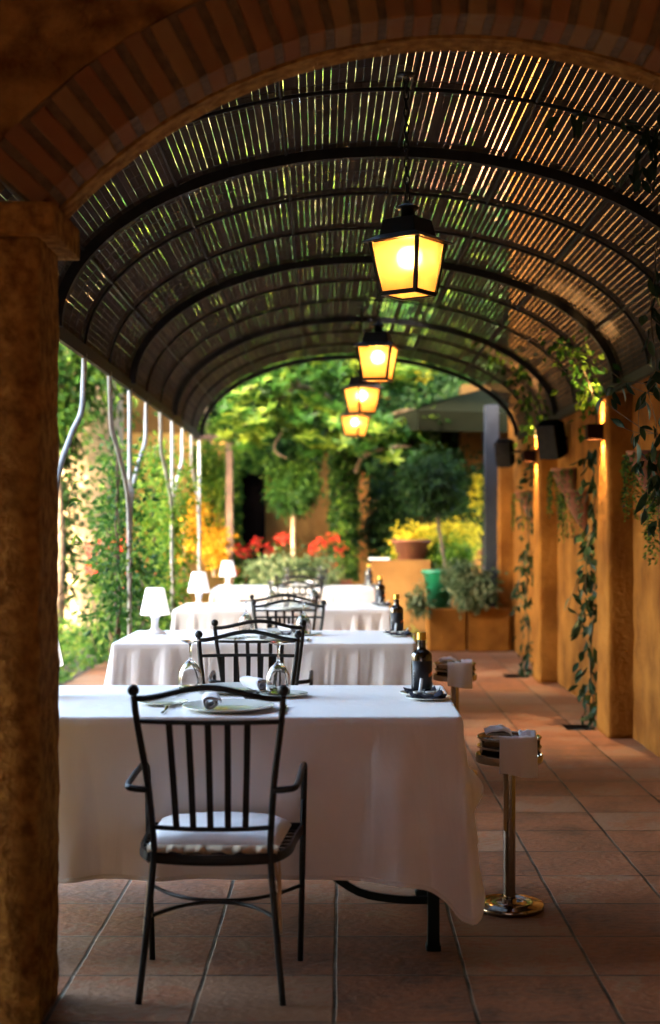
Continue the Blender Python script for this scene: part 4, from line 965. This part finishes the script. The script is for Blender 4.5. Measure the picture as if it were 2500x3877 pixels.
# dark doorway recess: its shade painted as a near-black block at the garden wall
dk=MB(); dk.bbox((Q(578,0,19).x,19.3,1.2),(.42,.5,2.4),.01); o=dk.build('doorway_shade',mat('doorway_shade_black',(.004,.003,.003),(.003,.002,.002),rough=.9,spec=0),loc=(Q(578,0,19).x,19.3,0)); tag(o,'tall black block painting the doorway shade behind the red geraniums','door')
iv=MB(); 
def dr():
    x=Q(rnd.uniform(538,560),0,18.6).x; return ((x,18.9,rnd.uniform(.2,2.5)),(0,-1,0))
ivy(iv,dr,700,.07,.10)
def dr2():
    u=rnd.random(); return ((Q(rnd.uniform(540,640),0,18.6).x,18.9,2.1+rnd.random()*.7),(0,-1,0))
ivy(iv,dr2,900,.08,.15); o=iv.build('ivy',M['lf_mid'],loc=(Q(550,0,18.6).x,18.9,0)); tag(o,'ivy framing the tall dark doorway','ivy')
# ivy covering the upper garden wall
iv=MB()
def wf():
    while True:
        px=rnd.uniform(450,1160); py=rnd.uniform(780,1300); 
        low=1080+60*noise.noise(Vector((px*.02,1,0)))+40*math.sin(px*.03)
        if 585<px<870: 
            if py<low: break
        elif px>=870 and px<1090:
            if py<low+150: break
        elif px<1110 or py<960: 
            if py<low: break
    p=Q(px,py,YB-.02); return (p,(0,-1,0))
ivy(iv,wf,9000,.10,.25); o=iv.build('ivy',M['lf_dark'],loc=(0,YB-.02,0)); tag(o,'dark ivy curtain over the upper part of the far garden wall','ivy')
# ivy clad trunk
tr=MB(); tr.tube([Q(803,1345,18.2),Q(800,1200,18.2),Q(798,1080,18.2),Q(803,980,18.2)],[.13,.12,.11,.10],10); il=MB()
def tf_():
    a=rnd.random()*2*PI; p=Q(802,rnd.uniform(1000,1345),18.2); n_=Vector((math.cos(a),math.sin(a),0)); return (p+n_*.12,n_)
ivy(il,tf_,3200,.07,.08); plant_obj('ivy_clad_trunk','tree trunk thickly wrapped in ivy in front of the ochre wall','tree',[('trunk',tr,M['bark']),('ivy_leaves',il,M['lf_mid'])],Vector((Q(802,0,18.2).x,18.2,0)))
# magnolia
br=MB(); mg=MB(); d=16.4
limbs=[[(830,1100,17),(838,1080,16.8),(850,1065,16.6),(900,1045,16.3),(960,1040,16)],[(850,1065,16.6),(870,1010,16.4),(930,960,16.2),(1000,960,16)],
 [(802,1000,17.6),(770,930,17),(720,905,16.5),(690,900,16.2),(640,880,16)],[(700,902,16.3),(680,870,16.2),(672,845,16)],[(760,930,17),(700,960,16.6),(640,1040,16.4),(670,1070,16.3)],
 [(720,905,16.5),(600,900,16),(540,930,15.9)],[(802,1000,17.6),(860,930,17),(900,880,16.6),(980,860,16.4)],[(690,900,16.2),(620,960,16),(560,1000,15.9)]]
for L_ in limbs: stem_path([Q(*p) for p in L_],.03,.012,br)
pts=[]
blobs=[(560,905,40,30),(600,1010,45,30),(660,950,60,35),(700,1000,50,35),(770,960,50,40),(620,900,60,35),(700,865,60,25),(770,870,50,30),(830,870,60,25),(890,870,60,25),(930,1010,60,30),(990,1000,40,30),(870,1010,50,30),(560,1040,25,20),(1000,1050,30,25),(740,1040,50,25),(640,870,40,20),(960,880,50,25),(540,965,30,40),(820,1040,60,20),(930,1060,30,15)]
for bx_,by_,rx,ry in blobs:
    for _ in range(int(rx*ry/55)): pts.append(Q(bx_+rnd.gauss(0,.55)*rx,by_+rnd.gauss(0,.55)*ry,rnd.uniform(15.4,17.2)))
for _ in range(260): pts.append(Q(rnd.uniform(480,1080),rnd.uniform(740,880),rnd.uniform(15.6,17.6)))
for _ in range(520): pts.append(Vector((rnd.uniform(-3.4,1.6),rnd.uniform(14.9,18.6),3.75+rnd.random()**1.5*2.6)))  # extra leaves added overhead to cut sky light on the farthest table
rosettes(mg,pts,.165,.062,8)
plant_obj('magnolia_tree','spreading magnolia with large bright leaves filling the far arch opening','tree',[('branches',br,M['bark']),('crown',mg,M['lf_mag'])],Vector((Q(830,0,17).x,17.2,0)))
# standards
def standard(label,px,d,py_c,rx,rz_,py_b,mt,lean=0,stem='stempale',r=.022):
    st=MB(); st.tube(smooth([Q(px+lean*F/d,py_b,d),Q(px+lean*.5*F/d,(py_b+py_c)/2,d),Q(px,py_c,d)],5),r,8); lf=MB(); crown(lf,Q(px,py_c,d),(rx,rx,rz_),120,34,.06,.03,.13)
    return plant_obj('standard_tree',label,'tree',[('trunk',st,M[stem]),('crown',lf,M[mt])],Vector((Q(px,0,d).x,d,0)))
standard('ball topped standard tree on a straight pale stem behind the farthest table',684,16.5,1135,.25,.26,1320,'lf_mid',0,'stempale',.026)
standard('dark ball topped standard tree growing from the green pot',1008,15.2,1125,.26,.30,1330,'lf_dark',.15,'bark',.02)
# low shrub at far end
lf=MB(); 
for cxp in (620,660,700,740): crown(lf,Q(cxp,1335,16.4),(.22,.22,.16),30,26,.06,.035,.10)
st=MB(); st.tube([Q(680,1380,16.4),Q(680,1330,16.4)],.02,6)
plant_obj('low_shrub','rounded low pale green shrub behind the farthest table','shrub',[('stem',st,M['bark']),('leaves',lf,M['lf_vary'])],Vector((Q(680,0,16.4).x,16.4,0)))
# terracotta square pot
tp=MB(); c=Q(798,1370,17.0); tp.lathe([(0,0),(.13,0),(.16,.30),(.17,.30),(.17,.35),(.15,.35),(.15,.31),(0,.31)],(0,0,0),4,sm=False); o=tp.build('terracotta_pot',M['terra']); o.location=(c.x,17.0,.33); o.rotation_euler=(0,0,PI/4); tag(o,'square terracotta pot of the red geraniums','flower pot')
tp=MB(); tp.bbox((c.x,17.0,.165),(.5,.5,.325),.01); o=tp.build('low_plinth',M['stucco_bk'],loc=(c.x,17.0,0)); tag(o,'low ochre plinth under the square terracotta pot','plinth')
# counter / planter wall
ct=MB(); a=Q(868,0,16).x; b_=Q(1005,0,16).x; ct.bbox(((a+b_)/2,16.2,.475),(b_-a,.5,.95),.012); o=ct.build('masonry_counter',M['stucco_bk'],loc=((a+b_)/2,16.2,0)); tag(o,'ochre masonry counter to the right of the farthest bottle','counter')
pp=MB(); pp.bbox((Q(885,0,15.95).x,16.05,.962),(.24,.22,.018),.002); o=pp.build('menu_folder',M['paper'],loc=(Q(885,0,15.95).x,16.05,.953)); tag(o,'pale folder lying on the left end of the ochre counter','folder')
tp=MB(); c=Q(960,1290,16.1); tp.lathe([(0,0),(.16,0),(.22,.20),(.235,.20),(.235,.235),(.21,.235),(.2,.2),(0,.2)],(0,0,0),28); o=tp.build('terracotta_pot',M['terra']); o.location=(c.x,16.15,.952); tag(o,'wide terracotta bowl of yellow flowers on the counter','flower pot')
yl=MB(); crown(yl,Q(985,1262,16.3),(.30,.2,.16),60,30,.05,.03,.10); crown(yl,Q(1075,1255,16.6),(.25,.2,.20),40,30,.05,.03,.10); crown(yl,Q(940,1280,16.2),(.1,.1,.12),12,30,.05,.03,.07)
gl=MB(); crown(gl,Q(1050,1285,16.2),(.30,.2,.14),40,26,.09,.03,.12); crown(gl,Q(960,1290,16.2),(.25,.2,.06),16,26,.06,.03,.10)
plant_obj('yellow_bush','bright yellow flowering bush above the ochre counter','bush',[('leaves',gl,M['lf_bright']),('yellow_leaves',yl,M['lf_yel'])],Vector((Q(1000,0,16.3).x,16.3,.95)))
# blocks with green pot
for i,(p0,p1,lb) in enumerate(((1000,1088,'left ochre block planter under the green pot'),(1092,1190,'right ochre block planter beside the house wall'))):
    mb=MB(); a=Q(p0,0,14.8).x; b_=Q(p1,0,14.8).x; mb.bbox(((a+b_)/2,14.8+.25,.23),(b_-a,.5,.46),.012); o=mb.build('block_planter',M['stucco'],loc=((a+b_)/2,15.05,0)); tag(o,lb,'planter','ochre block planters')
gp=MB(); gp.lathe([(0,0),(.125,0),(.165,.36),(.185,.365),(.19,.40),(.175,.405),(.155,.37),(.15,.34),(0,.34)],(0,0,0),36); o=gp.build('green_pot',M['greenpot']); c=Q(1024,0,15); o.location=(c.x,15.02,.462); tag(o,'shiny green plastic pot half covered by pale leaves','flower pot')
vl=MB(); 
for px,py,rx,rz_,n_ in ((1080,1360,.17,.15,44),(1122,1365,.13,.17,34),(975,1395,.06,.14,14),(1100,1390,.18,.10,24),(1060,1325,.2,.06,20)): crown(vl,Q(px,py,14.75),(rx,.18,rz_),n_,22,.055,.035,.09)
st=MB(); st.tube([Q(1080,1420,14.85),Q(1080,1350,14.85)],.02,6)
plant_obj('variegated_shrub','pale variegated shrub spilling round the green pot','shrub',[('stem',st,M['bark']),('leaves',vl,M['lf_vary'])],Vector((Q(1085,0,14.8).x,14.85,.46)))
# blue grey post
mb=MB(); mb.bbox((Q(1148,0,15.1).x,15.15,1.33),(.155,.14,2.66),.008); o=mb.build('steel_post',M['bluegrey'],loc=(Q(1148,0,15.1).x,15.15,0)); tag(o,'thick blue grey post at the end of the house wall','post')
# tan wall right + yellow flowers
mb=MB(); mb.box((Q(1130,0,18.3).x,18.4,1.6),(.62,.4,3.2)); o=mb.build('tan_column',M['stucco_bk'],loc=(Q(1130,0,18.3).x,18.4,0)); tag(o,'pale tan masonry column beside the blue grey post','column')
lf=MB(); crown(lf,Q(1070,1160,17),(.35,.3,.55),80,30,.07,.045,.15); crown(lf,Q(900,1220,18.6),(.30,.2,.6),80,30,.07,.045,.15)
yl=MB()
for py in (1110,1130,1150,1172,1190): crown(yl,Q(1112,py,16.7),(.06,.05,.02),5,14,.04,.035,.04)
plant_obj('tall_shrub','dark shrub dotted with yellow blooms beside the blue grey post','shrub',[('leaves',lf,M['lf_dark']),('blooms',yl,M['lf_yel'])],Vector((Q(1070,0,17).x,17,0)))
flowers('bright yellow bloom high in the magnolia',[(985,865),(993,872),(975,862)],16.2,.07,20,'yellow_bloom','lf_yel',False)
# parasol
ps=thing('parasol','dark green parasol canopy behind the farthest lanterns','parasol',(1.75,17.3,0),R(20)); mb=MB(); vs=[];fs=[];hh=1.55
vs=[(-hh,-hh,2.62),(hh,-hh,2.62),(hh,hh,2.62),(-hh,hh,2.62),(0,0,3.05),(-hh,-hh,2.40),(hh,-hh,2.40),(hh,hh,2.40),(-hh,hh,2.40)]
mb.add(vs,[(0,1,4),(1,2,4),(2,3,4),(3,0,4),(5,6,1,0),(6,7,2,1),(7,8,3,2),(8,5,0,3)]); mb.build('canopy',M['canopy'],ps,solid=.004)
mb=MB(); mb.tube([(0,0,0),(0,0,3.03)],.03,10); mb.build('pole',M['wood'],ps)
# hanging green-yellow creeper and leaves painted with sun glints at left back
lf=MB(); crown(lf,Q(492,1110,17.6),(.22,.2,.75),90,30,.07,.035,.14); st=MB(); st.tube([Q(500,1345,17.8),Q(495,1100,17.7),Q(480,950,17.6)],.03,6)
plant_obj('weeping_tree','yellow green weeping foliage between the grey post and the timber doorframe','tree',[('trunk',st,M['bark']),('crown',lf,M['lf_bright'])],Vector((Q(500,0,17.8).x,17.8,0)))
lf=MB(); crown(lf,Q(430,1230,17.4),(.35,.25,.45),38,22,.06,.045,.10); crown(lf,Q(505,1270,17.0),(.12,.15,.22),26,22,.06,.045,.12); st=MB(); st.tube([Q(430,1400,17.4),Q(430,1230,17.4)],.02,6)
plant_obj('sun_glint_shrub','shrub with sun glitter put into its golden leaf colour behind the table lamps','shrub',[('stem',st,M['bark']),('leaves',lf,M['lf_glint'])],Vector((Q(430,0,17.4).x,17.4,0)))
# trees behind and around
def tree(label,x,y,h,rad,ncl,nl,mt,L=.12,W=.07,lift=0,tr_r=.12,group='trees round the courtyard',cr=.3):
    st=MB(); st.tube(smooth([(x,y,0),(x+.1,y,h*.4),(x-.05,y+.1,h)],5),[tr_r*(1-.6*i/10) for i in range(11)],9); c=Vector((x,y,h))
    for k in range(6):
        a=k*1.05; e=c+Vector((math.cos(a)*rad[0]*.6,math.sin(a)*rad[1]*.6,rad[2]*rnd.uniform(-.1,.6))); st.tube(smooth([(x,y,h*.7),(c+e)/2-Vector((0,0,.2)),e],4),.04,6)
    lf=MB(); crown(lf,c,rad,ncl,nl,L,W,cr)
    return plant_obj('garden_tree',label,'tree',[('trunk',st,M['bark']),('crown',lf,M[mt])],Vector((x,y,0)),group)
tree('tall leafy tree above the far garden wall left of centre',-1.8,21.2,4.2,(2.3,1.2,1.9),480,32,'lf_dark',.18,.11)
tree('tall leafy tree above the far garden wall right of centre',1.9,21.4,4.4,(2.6,1.2,2.0),480,32,'lf_dark',.18,.11)
tree('green tree seen above the grey posts at the far left',-3.3,15.5,3.2,(.9,.9,1.0),170,30,'lf_mid',.10,.055,cr=.25)
tree('dark hedge like tree at the far left edge beside the house corner',-3.38,16.0,1.7,(.22,.4,1.7),150,30,'lf_dark',.09,.05,cr=.2)
tree('very tall leafy tree far behind the left side of the vault',-6.0,22.5,7.6,(3.2,2.0,3.4),620,30,'lf_far',.22,.13,cr=.5)
tree('very tall leafy tree far behind the middle of the vault',-1.6,24.0,8.0,(2.7,2.0,3.6),620,30,'lf_far',.22,.13,cr=.5)
tree('tall leafy tree left of the garden, seen only through the vault slats',-6.6,17.5,5.6,(2.6,2.0,2.8),420,30,'lf_far',.2,.11,cr=.45)
mb=MB(); mb.bbox((5.6,27,6.5),(10.4,4,13),.05); o=mb.build('neighbouring_house',M['salmon'],loc=(5.6,27,0)); tag(o,'tall salmon house in evening sun seen through the right side of the vault slats','building')
# ------------------------------------------------------------------ light
SUN=Vector((-.50,-.83,.29)).normalized()
el=math.asin(SUN.z); az=math.atan2(SUN.x,SUN.y)
W=bpy.data.worlds.new('World'); sc.world=W; W.use_nodes=True; n=W.node_tree.nodes; l=W.node_tree.links
sk=n.new('ShaderNodeTexSky'); sk.sky_type='NISHITA'; sk.sun_disc=False; sk.sun_elevation=el; sk.sun_rotation=az; sk.dust_density=4.5
l.new(sk.outputs[0],n['Background'].inputs[0]); n['Background'].inputs[1].default_value=.15
sn=bpy.data.lights.new('sun','SUN'); sn.energy=2.0; sn.angle=R(.6); sn.color=(1,.80,.55); so=bpy.data.objects.new('sun',sn); COL.objects.link(so); so.rotation_euler=(-SUN).to_track_quat('-Z','Y').to_euler(); so.location=(-6,-6,12)
# ------------------------------------------------------------------ camera
cd=bpy.data.cameras.new('camera'); cam=bpy.data.objects.new('camera',cd); COL.objects.link(cam); sc.camera=cam
cam.location=(0,0,H); cam.rotation_euler=(PI/2,0,0); cd.sensor_fit='VERTICAL'; cd.sensor_height=36; cd.sensor_width=36; cd.lens=F/2388*36
cd.shift_x=-31/2388; cd.shift_y=33/2388; cd.clip_end=500; cd.clip_start=.05
cd.dof.use_dof=True; cd.dof.focus_distance=5.25; cd.dof.aperture_fstop=2.0
sc.render.resolution_x=660; sc.render.resolution_y=1024
sc.view_settings.view_transform='Standard'; sc.view_settings.look='None'; sc.view_settings.exposure=5.2
sc.render.engine='CYCLES'
c=sc.cycles; c.max_bounces=10; c.diffuse_bounces=5; c.glossy_bounces=4; c.transmission_bounces=8; c.transparent_max_bounces=8; c.caustics_reflective=False; c.sample_clamp_indirect=6; c.use_denoising=True
